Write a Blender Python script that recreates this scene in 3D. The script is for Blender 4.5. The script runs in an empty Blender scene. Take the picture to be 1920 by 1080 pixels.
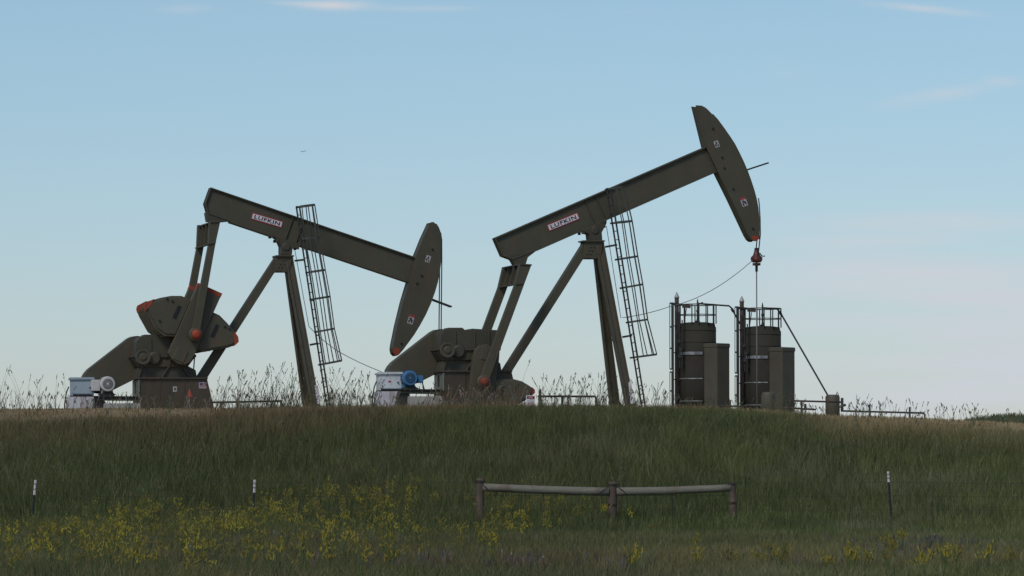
import bpy, math, random
import numpy as np
from mathutils import Vector, Matrix
random.seed(7); rng = np.random.default_rng(11)
PI = math.pi
scene = bpy.context.scene
COL = scene.collection

# ------------------------------------------------------------------ camera
F = 7500.0                       # focal length in pixels of a 1920 px wide frame
PITCH = math.atan(360.0 / F)
cd = bpy.data.cameras.new('camera'); cam = bpy.data.objects.new('camera', cd); COL.objects.link(cam)
cd.sensor_width = 36.0; cd.lens = 36.0 * F / 1920.0
cd.clip_start = 1.0; cd.clip_end = 20000.0
cam.location = (0, 0, 0); cam.rotation_euler = (PI / 2 + PITCH, 0, 0)
scene.camera = cam
FW = Vector((0, math.cos(PITCH), math.sin(PITCH))); UPV = Vector((0, -math.sin(PITCH), math.cos(PITCH)))
def ray(px, py):
    return Vector((1, 0, 0)) * (px - 960) + UPV * (540 - py) + FW * F
def W(px, py, Y):
    d = ray(px, py); return d * (Y / d.y)

# ------------------------------------------------------------------ materials
def nt(name):
    m = bpy.data.materials.new(name); m.use_nodes = True
    n = m.node_tree.nodes; l = m.node_tree.links
    return m, n, l, n['Principled BSDF']
def mixrgb(n, l, fac, a, b, mode='MIX'):
    x = n.new('ShaderNodeMix'); x.data_type = 'RGBA'; x.blend_type = mode
    for sock, v in ((x.inputs[0], fac), (x.inputs[6], a), (x.inputs[7], b)):
        if isinstance(v, (float, int)): sock.default_value = v
        elif isinstance(v, tuple): sock.default_value = (*v, 1)
        else: l.new(v, sock)
    return x.outputs[2]
def noise(n, l, scale, detail=4, vec=None, rough=.55):
    x = n.new('ShaderNodeTexNoise'); x.inputs['Scale'].default_value = scale
    x.inputs['Detail'].default_value = detail; x.inputs['Roughness'].default_value = rough
    if vec is not None: l.new(vec, x.inputs['Vector'])
    return x.outputs['Fac']
def ramp(n, l, fac, p0, p1):
    x = n.new('ShaderNodeMapRange'); x.inputs[1].default_value = p0; x.inputs[2].default_value = p1
    l.new(fac, x.inputs[0]); return x.outputs[0]
def paint(name, c, c2=None, stain=None, amount=.35, rough=.55, metal=0.0, scale=1.2, spec=.35):
    m, n, l, b = nt(name)
    tc = n.new('ShaderNodeTexCoord')
    c2 = c2 or tuple(v * .82 for v in c)
    col = mixrgb(n, l, ramp(n, l, noise(n, l, scale, 6, tc.outputs['Object']), .35, .65), c, c2)
    if stain:
        mp = n.new('ShaderNodeMapping'); mp.inputs['Scale'].default_value = (2.2, 2.2, .55)
        l.new(tc.outputs['Object'], mp.inputs['Vector'])
        f = ramp(n, l, noise(n, l, 2.4, 8, mp.outputs[0], .65), .5, .72)
        mm = n.new('ShaderNodeMath'); mm.operation = 'MULTIPLY'; mm.inputs[1].default_value = amount
        l.new(f, mm.inputs[0]); col = mixrgb(n, l, mm.outputs[0], col, stain)
    l.new(col, b.inputs['Base Color'])
    r = n.new('ShaderNodeMapRange'); r.inputs[3].default_value = rough - .1; r.inputs[4].default_value = rough + .15
    l.new(noise(n, l, 5, 4, tc.outputs['Object']), r.inputs[0]); l.new(r.outputs[0], b.inputs['Roughness'])
    b.inputs['Metallic'].default_value = metal; b.inputs['Specular IOR Level'].default_value = spec
    return m
M = {}
M['olive'] = paint('olive_paint', (.090, .079, .050), (.076, .067, .043), (.120, .070, .045), .75)
M['olive2'] = paint('olive_paint_weathered', (.078, .069, .045), (.060, .053, .036), (.11, .060, .038), .6)
M['olivelit'] = paint('olive_paint_skylit', (.11, .11, .08), (.085, .085, .062), (.10, .07, .045), .4)  # lighter copy of the olive, with sky light put into the colour
M['brown'] = paint('olive_paint_dusty', (.078, .060, .040), (.060, .047, .033), (.115, .064, .036), .7)
M['tankbrown'] = paint('brown_shell_paint', (.042, .037, .029), (.035, .031, .025), (.058, .042, .032), .6, rough=.8, spec=.1)
M['steel'] = paint('dark_steel', (.046, .046, .040), rough=.55)
M['cable'] = paint('wire_rope', (.03, .03, .03), rough=.6)
M['greycable'] = paint('grey_signal_cable', (.16, .18, .19), rough=.6)
M['orange'] = paint('orange_red_paint', (.40, .062, .026), (.30, .052, .024), (.14, .045, .03), .8, rough=.65, scale=4)
M['pinkred'] = paint('crimson_paint', (.42, .04, .06), (.36, .04, .05), rough=.5)
M['redbrown'] = paint('rusty_red_primer', (.14, .035, .026), (.09, .03, .024), (.06, .03, .02), .5, rough=.4)
M['white'] = paint('white_panel_paint', (.62, .64, .66), (.54, .57, .60), (.30, .20, .13), .5, rough=.5)
M['grey'] = paint('grey_panel_paint', (.33, .39, .44), (.29, .35, .40), (.25, .22, .2), .3, rough=.45)
M['speckle'] = paint('chipped_white_paint', (.60, .58, .60), (.50, .47, .50), (.16, .08, .04), .95, rough=.6, scale=3)
M['blue'] = paint('blue_motor_paint', (.06, .19, .36), (.05, .16, .31), (.07, .09, .12), .4, rough=.4)
M['bluedark'] = paint('dark_fan_grille', (.03, .06, .10), rough=.5)
M['motorwhite'] = paint('white_motor_paint', (.62, .60, .57), (.52, .50, .47), (.3, .22, .16), .5, rough=.45)
M['motorgrey'] = paint('grey_fan_grille', (.16, .16, .15), rough=.5)
M['label'] = paint('white_label', (.74, .68, .69), (.68, .62, .64), rough=.5)
M['dullorange'] = paint('dirty_orange_paint', (.24, .052, .028), (.15, .04, .025), (.08, .04, .03), .8, rough=.75, scale=5)
M['decal'] = paint('faded_decal', (.50, .47, .46), (.40, .38, .37), (.15, .12, .09), .5, rough=.6, scale=5)
M['rod'] = paint('polished_rod_steel', (.22, .22, .21), (.17, .17, .16), rough=.5)
M['cage'] = paint('cage_paint', (.095, .092, .072), (.07, .068, .055), rough=.6)
M['shell'] = paint('vessel_paint', (.052, .047, .034), (.040, .037, .028), (.062, .042, .031), .5, rough=.8, spec=.12)
M['endpanel'] = paint('pale_end_panel', (.20, .21, .17), (.16, .17, .14), (.12, .08, .05), .4)
M['signred'] = paint('red_label_print', (.42, .045, .045), rough=.5)
M['signblue'] = paint('blue_label_print', (.05, .07, .20), rough=.5)
M['ink'] = paint('dark_label_print', (.05, .02, .035), rough=.5)
M['black'] = paint('black_print', (.02, .02, .02), rough=.5)
M['galv'] = paint('galvanised_strip', (.42, .43, .43), (.20, .21, .22), (.08, .07, .06), .8, rough=.5, metal=.2, scale=5)
M['concrete'] = paint('pale_concrete', (.42, .39, .35), (.33, .31, .28), (.2, .16, .12), .5, rough=.9)
M['tanktan'] = paint('weathered_khaki_tank', (.10, .090, .062), (.08, .072, .052), (.12, .08, .05), .5)
M['rustpipe'] = paint('rusty_pipe', (.085, .055, .042), (.05, .04, .035), (.14, .07, .04), .6, rough=.7)
M['cone'] = paint('bare_metal_cone', (.50, .48, .46), (.35, .34, .33), rough=.5, metal=.2)

def wood(name, c1, c2, c3, sc=(1, 1, 8)):
    m, n, l, b = nt(name); tc = n.new('ShaderNodeTexCoord')
    mp = n.new('ShaderNodeMapping'); mp.inputs['Scale'].default_value = sc
    l.new(tc.outputs['Object'], mp.inputs['Vector'])
    col = mixrgb(n, l, ramp(n, l, noise(n, l, 3, 8, mp.outputs[0], .7), .35, .65), c1, c2)
    col = mixrgb(n, l, ramp(n, l, noise(n, l, 2.2, 5, tc.outputs['Object']), .52, .70), col, c3)
    l.new(col, b.inputs['Base Color']); b.inputs['Roughness'].default_value = .85
    bp = n.new('ShaderNodeBump'); bp.inputs['Strength'].default_value = .5; bp.inputs['Distance'].default_value = .01
    l.new(noise(n, l, 9, 8, mp.outputs[0], .7), bp.inputs['Height']); l.new(bp.outputs[0], b.inputs['Normal'])
    return m
M['postwood'] = wood('brown_treated_post', (.120, .076, .056), (.080, .056, .043), (.18, .115, .08), (14, 14, 1.5))
M['railwood'] = wood('grey_weathered_rail', (.235, .205, .155), (.15, .135, .105), (.15, .105, .075), (1.2, 14, 14))

def vcol_mat(name, transl=.35, rough=.6):
    m, n, l, b = nt(name)
    at = n.new('ShaderNodeAttribute'); at.attribute_name = 'Col'
    l.new(at.outputs['Color'], b.inputs['Base Color']); b.inputs['Roughness'].default_value = rough
    b.inputs['Specular IOR Level'].default_value = .2
    tr = n.new('ShaderNodeBsdfTranslucent'); l.new(at.outputs['Color'], tr.inputs['Color'])
    mx = n.new('ShaderNodeMixShader'); mx.inputs[0].default_value = transl
    l.new(b.outputs[0], mx.inputs[1]); l.new(tr.outputs[0], mx.inputs[2])
    l.new(mx.outputs[0], n['Material Output'].inputs['Surface'])
    return m
M['leaf'] = vcol_mat('grass_blades')
M['seed'] = vcol_mat('grass_seed_heads', .25, .8)
M['petal'] = vcol_mat('flower_petals', .35, .6)

# ------------------------------------------------------------------ object helpers
def tag(o, label=None, cat=None, group=None, kind=None):
    if label: o['label'] = label
    if cat: o['category'] = cat
    if group: o['group'] = group
    if kind: o['kind'] = kind
    return o
def empty(name, loc, rz=0.0):
    o = bpy.data.objects.new(name, None); COL.objects.link(o); o.location = loc; o.rotation_euler = (0, 0, rz)
    o.empty_display_size = .3
    return o
def kids(o): return [c for c in bpy.data.objects if c.parent == o]
def copy_tree(o, parent=None):
    c = o.copy(); COL.objects.link(c); c.parent = parent
    for ch in kids(o): copy_tree(ch, c)
    return c

class MB:
    """collects solids in one local space and links them as one mesh"""
    def __init__(s): s.v = []; s.f = []; s.m = []; s.sm = []
    def add(s, vs, fs, mi=0, smooth=False):
        b = len(s.v); s.v += [tuple(v) for v in vs]
        for f in fs: s.f.append(tuple(i + b for i in f)); s.m.append(mi); s.sm.append(smooth)
    def prism(s, a, off, mi=0):
        """polygon a (list of Vector) swept by the vector off"""
        n = len(a); off = Vector(off); vs = list(a) + [p + off for p in a]
        fs = [tuple(range(n)), tuple(range(2 * n - 1, n - 1, -1))]
        for i in range(n): j = (i + 1) % n; fs.append((i, i + n, j + n, j))
        s.add(vs, fs, mi)
    def box(s, c, h, rot=None, mi=0):
        R = rot or Matrix.Identity(3); c = Vector(c); vs = []
        for x in (-1, 1):
            for y in (-1, 1):
                for z in (-1, 1): vs.append(c + R @ Vector((x * h[0], y * h[1], z * h[2])))
        s.add(vs, [(0, 1, 3, 2), (4, 6, 7, 5), (0, 4, 5, 1), (2, 3, 7, 6), (0, 2, 6, 4), (1, 5, 7, 3)], mi)
    def bar(s, p0, p1, wd, th, side=None, mi=0):
        """rectangular bar from p0 to p1; th measured along 'side' (default local y)"""
        p0 = Vector(p0); p1 = Vector(p1); d = (p1 - p0); L = d.length; d.normalize()
        y = Vector(side) if side is not None else Vector((0, 1, 0))
        y = (y - d * y.dot(d)).normalized(); x = d.cross(y)
        s.box((p0 + p1) / 2, (wd / 2, th / 2, L / 2), Matrix((x, y, d)).transposed(), mi)
    def tube(s, pts, r, n=8, mi=0, close=False, r1=None):
        pts = [Vector(p) for p in pts]; K = len(pts); b = len(s.v); prev = None
        for i, p in enumerate(pts):
            if close: d = pts[(i + 1) % K] - pts[i - 1]
            else: d = pts[min(i + 1, K - 1)] - pts[max(i - 1, 0)]
            d.normalize()
            if prev is None:
                x = d.cross(Vector((0, 0, 1))) if abs(d.z) < .9 else d.cross(Vector((0, 1, 0)))
            else: x = prev - d * prev.dot(d)
            x.normalize(); prev = x; y = d.cross(x)
            rr = r if r1 is None else r + (r1 - r) * i / max(1, K - 1)
            for k in range(n):
                a = 2 * PI * k / n; s.v.append(tuple(p + (x * math.cos(a) + y * math.sin(a)) * rr))
        for i in range(K if close else K - 1):
            j = (i + 1) % K
            for k in range(n):
                s.f.append((b + i * n + k, b + i * n + (k + 1) % n, b + j * n + (k + 1) % n, b + j * n + k))
                s.m.append(mi); s.sm.append(n > 6)
        if not close:
            s.f.append(tuple(b + k for k in range(n - 1, -1, -1))); s.m.append(mi); s.sm.append(False)
            s.f.append(tuple(b + (K - 1) * n + k for k in range(n))); s.m.append(mi); s.sm.append(False)
    def lathe(s, c, axis, prof, n=24, mi=0):
        """prof: (distance along axis, radius)"""
        c = Vector(c); d = Vector(axis).normalized()
        x = d.cross(Vector((0, 0, 1))) if abs(d.z) < .9 else Vector((1, 0, 0)); x.normalize(); y = d.cross(x)
        b = len(s.v)
        for h, r in prof:
            for k in range(n):
                a = 2 * PI * k / n; s.v.append(tuple(c + d * h + (x * math.cos(a) + y * math.sin(a)) * r))
        for i in range(len(prof) - 1):
            flat = abs(prof[i][0] - prof[i + 1][0]) < 1e-6
            for k in range(n):
                s.f.append((b + i * n + k, b + i * n + (k + 1) % n, b + (i + 1) * n + (k + 1) % n, b + (i + 1) * n + k))
                s.m.append(mi); s.sm.append(False if flat or n < 12 else True)
        s.f.append(tuple(b + k for k in range(n - 1, -1, -1))); s.m.append(mi); s.sm.append(False)
        e = b + (len(prof) - 1) * n
        s.f.append(tuple(e + k for k in range(n))); s.m.append(mi); s.sm.append(False)
    def build(s, name, mats, parent=None, bevel=0, fix=True):
        me = bpy.data.meshes.new(name); me.from_pydata(s.v, [], s.f); me.update()
        for m in (mats if isinstance(mats, (list, tuple)) else [mats]): me.materials.append(m)
        me.polygons.foreach_set('material_index', s.m); me.polygons.foreach_set('use_smooth', s.sm)
        if fix:
            import bmesh
            bm = bmesh.new(); bm.from_mesh(me); bmesh.ops.recalc_face_normals(bm, faces=bm.faces); bm.to_mesh(me); bm.free()
        o = bpy.data.objects.new(name, me); COL.objects.link(o)
        if parent: o.parent = parent
        if bevel:
            b = o.modifiers.new('bevel', 'BEVEL'); b.width = bevel; b.segments = 2; b.limit_method = 'ANGLE'; b.angle_limit = .6
        return o

class Frame:
    """a thing's own space: u forwards, w sideways towards the road, v up; its Empty stands on the ground"""
    def __init__(s, name, px, Y, z, ang):
        p = W(px, 700, Y); s.O = Vector((p.x, Y, z)); s.root = empty(name, s.O, ang)
        s.R = Matrix.Rotation(ang, 3, 'Z'); s.Ri = s.R.transposed(); s.o = s.Ri @ (-s.O)
    def p(s, px, py, wref, w=None):
        """the point of the plane w=wref that the photo shows at (px,py), as a local point (x=u, y=-w, z=v)"""
        d = s.Ri @ ray(px, py); t = (-wref - s.o.y) / d.y; q = s.o + d * t
        return Vector((q.x, -(wref if w is None else w), q.z))
    def poly(s, pts, wref, w0=None): return [s.p(x, y, wref, w0) for x, y in pts]

def text_mesh(name, body, fit, mat, parent, loc, X, Y, thick=.003, bold=.0):
    size = 1.0
    cu = bpy.data.curves.new(name, 'FONT'); cu.body = body; cu.size = size; cu.align_x = 'CENTER'; cu.align_y = 'CENTER'
    cu.extrude = thick; cu.space_character = 1.12; cu.offset = bold; cu.resolution_u = 3
    t = bpy.data.objects.new(name + '_tmp', cu); COL.objects.link(t)
    dg = bpy.context.evaluated_depsgraph_get(); me = bpy.data.meshes.new_from_object(t.evaluated_get(dg))
    bpy.data.objects.remove(t); bpy.data.curves.remove(cu)
    X = Vector(X).normalized(); Y = Vector(Y).normalized(); Z = X.cross(Y)
    vs = [v.co for v in me.vertices]; x0, x1 = min(v.x for v in vs), max(v.x for v in vs); y0, y1 = min(v.y for v in vs), max(v.y for v in vs)
    me.transform(Matrix.Diagonal((fit[0] / (x1 - x0), fit[1] / (y1 - y0), 1, 1)) @ Matrix.Translation((-(x0 + x1) / 2, -(y0 + y1) / 2, 0)))
    Mx = Matrix((X, Y, Z)).transposed().to_4x4(); Mx.translation = Vector(loc)
    me.transform(Mx); me.materials.clear(); me.materials.append(mat); me.name = name
    o = bpy.data.objects.new(name, me); COL.objects.link(o); o.parent = parent
    return o

# ------------------------------------------------------------------ ground
def vnoise(x, y, s, seed=0):
    x = np.asarray(x) / s + seed * 17.3; y = np.asarray(y) / s + seed * 9.1
    xi = np.floor(x).astype(np.int64); yi = np.floor(y).astype(np.int64); fx = x - xi; fy = y - yi
    fx = fx * fx * (3 - 2 * fx); fy = fy * fy * (3 - 2 * fy)
    def h(a, b):
        k = (a * 374761393 + b * 668265263 + seed * 69069) & 0x7fffffff
        k = ((k ^ (k >> 13)) * 1274126177) & 0x7fffffff
        return ((k ^ (k >> 16)) & 0xffff) / 65535.0
    return (h(xi, yi) * (1 - fx) + h(xi + 1, yi) * fx) * (1 - fy) + (h(xi, yi + 1) * (1 - fx) + h(xi + 1, yi + 1) * fx) * fy
def fbm(x, y, s, seed=0):
    return (vnoise(x, y, s, seed) * .5 + vnoise(x, y, s / 2.1, seed + 1) * .3 + vnoise(x, y, s / 4.3, seed + 2) * .2)
YC = 131.0
CPX = [-3000, 0, 250, 450, 700, 950, 1200, 1420, 1500, 1600, 1700, 1800, 1920, 2300, 4500]
CPY = [770, 767, 766, 770, 772, 770, 772, 774, 778, 781, 784, 789, 796, 812, 830]
def crest_z(x):
    px = 960 + np.asarray(x) * F / YC
    return (900 - np.interp(px, CPX, CPY)) * YC / F
def gz(x, y):
    x = np.asarray(x, float); y = np.asarray(y, float)
    zc = crest_z(x)
    t = np.clip((y - 88) / (YC - 88), 0, 1)
    s = t * t * (3 - 2 * t) * .45 + t ** 1.25 * .55
    z = -1.30 + (zc + 1.30) * s
    back = zc - .09 + np.clip((y - 150) / 200, 0, 1) * (-.3)
    z = np.where(y > YC, zc + (back - zc) * np.clip((y - YC) / 5, 0, 1), z)
    z = z + (fbm(x, y, 9, 3) - .5) * .22 * np.clip((y - 30) / 20, 0, 1) * np.clip((YC + 2 - y) / 8, 0, 1)
    z = z - np.clip((30 - y) / 60, 0, 1) * .3
    # the grassy rise beyond the pad on the right
    z = z + 2.5 / (1 + np.exp(-np.clip((x - 24.4) / 1.25, -30, 30))) * np.exp(-(np.maximum(x - 45, 0) / 20.0) ** 2 - ((y - 235) / 22.0) ** 2)
    return z
def dryness(x, y):
    """how dry and bare the ground is: the pad and a band in front of it that widens to both sides"""
    px = 960 + x * F / np.maximum(y, 20)
    left = np.clip((760 - px) / 420, 0, 1); right = np.clip((px - 1330) / 220, 0, 1)
    w_ = .8 + 8.5 * left + 8.0 * right; n_ = fbm(x, y, 5, 91) - .5
    return np.clip(1.25 + n_ * 1.6 - (YC - y) / w_, 0, 1)
def make_ground():
    xs = np.concatenate([-np.geomspace(3500, 62, 26), np.linspace(-60, 60, 161), np.geomspace(62, 3500, 26)])
    ys = np.concatenate([-np.geomspace(600, 12, 12), np.linspace(-8, 40, 13), np.linspace(42, 160, 150), np.linspace(164, 300, 40), np.geomspace(310, 6000, 24)])
    X, Y = np.meshgrid(xs, ys); Z = gz(X, Y)
    ny, nx = X.shape
    co = np.stack([X.ravel(), Y.ravel(), Z.ravel()], 1)
    i = np.arange((ny - 1) * (nx - 1)); r = i // (nx - 1); c = i % (nx - 1); a = r * nx + c
    q = np.stack([a, a + 1, a + nx + 1, a + nx], 1)
    me = bpy.data.meshes.new('ground'); me.vertices.add(len(co)); me.vertices.foreach_set('co', co.ravel())
    me.loops.add(q.size); me.loops.foreach_set('vertex_index', q.ravel())
    me.polygons.add(len(q)); me.polygons.foreach_set('loop_start', np.arange(0, q.size, 4))
    me.update(calc_edges=True); me.polygons.foreach_set('use_smooth', [True] * len(q))
    m, n, l, b = nt('prairie_soil'); g = n.new('ShaderNodeNewGeometry')
    sx = n.new('ShaderNodeSeparateXYZ'); l.new(g.outputs['Position'], sx.inputs[0])
    n1 = noise(n, l, .35, 8, g.outputs['Position'])
    green = mixrgb(n, l, ramp(n, l, n1, .35, .65), (.055, .068, .026), (.078, .084, .036))
    dry = mixrgb(n, l, ramp(n, l, noise(n, l, .8, 8, g.outputs['Position']), .3, .7), (.25, .17, .095), (.38, .275, .165))
    at = n.new('ShaderNodeAttribute'); at.attribute_name = 'dry'; f = at.outputs['Fac']
    f2 = ramp(n, l, sx.outputs['Y'], 185.0, 175.0)
    mu = n.new('ShaderNodeMath'); mu.operation = 'MULTIPLY'; l.new(f, mu.inputs[0]); l.new(f2, mu.inputs[1])
    l.new(mixrgb(n, l, mu.outputs[0], green, dry), b.inputs['Base Color']); b.inputs['Roughness'].default_value = .95
    b.inputs['Specular IOR Level'].default_value = .1
    a_ = me.attributes.new('dry', 'FLOAT', 'POINT'); a_.data.foreach_set('value', dryness(co[:, 0], co[:, 1]).astype(np.float32))
    me.materials.append(m)
    o = bpy.data.objects.new('ground', me); COL.objects.link(o); tag(o, kind='structure')
make_ground()

# ------------------------------------------------------------------ many-bladed plants
def mesh_from(name, co, tris_q, cols, mat):
    """co (N,3), faces list of equal-size arrays, per-vertex colour"""
    me = bpy.data.meshes.new(name)
    me.vertices.add(len(co)); me.vertices.foreach_set('co', co.astype(np.float32).ravel())
    tot = sum(f.size for f in tris_q); nf = sum(len(f) for f in tris_q)
    me.loops.add(tot); me.loops.foreach_set('vertex_index', np.concatenate([f.ravel() for f in tris_q]).astype(np.int32))
    st = []; p = 0
    for f in tris_q:
        st.append(p + np.arange(len(f)) * f.shape[1]); p += f.size
    me.polygons.add(nf); me.polygons.foreach_set('loop_start', np.concatenate(st).astype(np.int32))
    me.update(calc_edges=True)
    ca = me.color_attributes.new('Col', 'FLOAT_COLOR', 'POINT')
    ca.data.foreach_set('color', np.concatenate([cols, np.ones((len(cols), 1))], 1).astype(np.float32).ravel())
    me.materials.append(mat)
    o = bpy.data.objects.new(name, me); COL.objects.link(o); return o
def blades(x, y, z, h, wd, lean, col):
    """five-vertex curved blades"""
    n = len(x); yaw = rng.uniform(-1.1, 1.1, n) + (rng.random(n) < .5) * PI
    dx, dy = np.cos(yaw), np.sin(yaw)
    la = rng.uniform(0, 2 * PI, n); lx, ly = np.cos(la) * lean * h, np.sin(la) * lean * h
    P = np.zeros((n, 5, 3)); zero = z - .04
    P[:, 0] = np.stack([x - dx * wd / 2, y - dy * wd / 2, zero], 1); P[:, 1] = np.stack([x + dx * wd / 2, y + dy * wd / 2, zero], 1)
    mx, my, mz = x + lx * .3, y + ly * .3, z + h * .58
    P[:, 2] = np.stack([mx + dx * wd * .36, my + dy * wd * .36, mz], 1); P[:, 3] = np.stack([mx - dx * wd * .36, my - dy * wd * .36, mz], 1)
    P[:, 4] = np.stack([x + lx, y + ly, z + h * np.sqrt(np.clip(1 - lean ** 2 * .5, .2, 1))], 1)
    b = np.arange(n)[:, None] * 5
    return P.reshape(-1, 3), [b + np.array([[0, 1, 2, 3]]), b + np.array([[3, 2, 4]])], np.repeat(col, 5, 0)
def scatter(n, y0, y1, power=1.0, spread=.165, extra=4.5):
    y = y0 + (y1 - y0) * rng.random(n) ** power
    hw = spread * y + extra
    return rng.uniform(-1, 1, n) * hw, y
def mixc(a, b, t): return a[None, :] * (1 - t[:, None]) + b[None, :] * t[:, None]
C = lambda *v: np.array(v, float)
def lerp3(c1, c2, t): return c1 * (1 - t[:, None]) + c2 * t[:, None]

def grass_field():
    n = 450000
    x, y = scatter(n, 43, 132.5, .95)
    px = 960 + x * F / y
    big = fbm(x, y * .55, 7, 21); mid = fbm(x, y * .5, 1.8, 31); hue = fbm(x, y, 14, 41)
    g1, g2, g3 = C(.102, .120, .038), C(.140, .144, .050), C(.078, .095, .036)
    col = mixc(g1, g2, np.clip((big - .35) * 3, 0, 1)); col = lerp3(col, np.tile(g3, (n, 1)), np.clip((.5 - mid) * 2.6, 0, .8))
    # brown seed haze: strong at the crest, strong in the flat foreground, patches in between
    brown = C(.25, .17, .082); tan = C(.46, .33, .175); rust = C(.22, .125, .075)
    crestd = YC - y
    left = np.clip((900 - px) / 500, 0, 1)
    right = np.clip((px - 1350) / 250, 0, 1)
    bandw = 3.0 + 17 * left ** .7 + 14 * right + (hue - .5) * 10
    cb = np.clip(1.15 - crestd / bandw, 0, 1)
    fg = np.clip((92 - y) / 14, 0, 1) * np.clip(.30 + (fbm(x, y, 3.5, 61) - .4) * 2.6, .05, .85)
    t = np.clip(np.maximum(cb * .95, fg * .48) + (rng.random(n) - .5) * .35, 0, 1)
    col = lerp3(col, np.where((rng.random(n) < .35)[:, None], rust, brown), t)
    dr = dryness(x, y); edge = dr * rng.uniform(.3, 1, n)
    col = lerp3(col, np.tile(tan, (n, 1)), edge)
    dry = (rng.random(n) < .06)
    col = np.where(dry[:, None], C(.22, .20, .10), col)
    clump = fbm(x, y * .6, .9, 101)
    pale = np.clip((fbm(x, y * .7, 3.2, 151) - .56) * 7, 0, 1) * np.clip((px - 500) / 500, .25, 1) * .55
    col = lerp3(col, np.tile(C(.19, .165, .088), (n, 1)), pale)
    col *= (rng.uniform(.80, 1.2, n) * (.66 + .74 * clump) * np.interp(px, [0, 700, 1000, 1300, 1800], [.95, .90, .90, 1.05, 1.25]))[:, None]
    col *= np.interp(y, [60, 92, 100], [1.12, 1.10, 1.0])[:, None]
    h = rng.uniform(.24, .60, n) * (.55 + .45 * big + .55 * clump)
    low = np.clip(np.maximum(1.25 - crestd / 6, dr * 1.2), 0, 1)
    hc = np.interp(px, [0, 350, 520, 620, 1300, 1430, 1550, 1920], [.045, .05, .20, .26, .28, .17, .09, .07])
    h = h * (1 - low) + low * hc * rng.uniform(.5, 1.25, n)
    h *= np.interp(y, [50, 80, 96, 102], [.42, .5, .62, 1])
    wd = rng.uniform(.009, .020, n) * np.interp(y, [55, 131], [.8, 1.25])
    P, fs, cc = blades(x, y, gz(x, y), h, wd, rng.uniform(.05, .6, n), col)
    o = mesh_from('grass', P, fs, cc, M['leaf'])
    tag(o, 'dense green and brown prairie grass covering the bank below the pumps', 'grass', kind='stuff')
grass_field()

def far_grass():
    n = 26000
    x = rng.uniform(21, 50, n); y = rng.uniform(200, 236, n)
    col = mixc(C(.12, .14, .065), C(.19, .18, .10), rng.random(n)) * rng.uniform(.8, 1.2, n)[:, None]
    P, fs, cc = blades(x, y, gz(x, y), rng.uniform(.08, .30, n), rng.uniform(.02, .05, n), rng.uniform(.05, .5, n), col)
    o = mesh_from('distant_grass', P, fs, cc, M['leaf'])
    tag(o, 'green grass on the distant low rise beyond the gravel pad', 'grass', kind='stuff')
    # dry low growth over the pad
    n = 30000
    x = rng.uniform(-26, 30, n); y = rng.uniform(132, 172, n)
    k = (fbm(x, y, 4, 77) > .46); x, y = x[k], y[k]; n = len(x)
    col = mixc(C(.15, .11, .06), C(.07, .075, .035), rng.random(n)) * rng.uniform(.7, 1.2, n)[:, None]
    P, fs, cc = blades(x, y, gz(x, y), rng.uniform(.05, .22, n), rng.uniform(.012, .025, n), rng.uniform(.1, .7, n), col)
    o = mesh_from('pad_weeds', P, fs, cc, M['leaf'])
    tag(o, 'short dry weeds scattered over the well pad behind the crest', 'weeds', kind='stuff')
far_grass()

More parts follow.
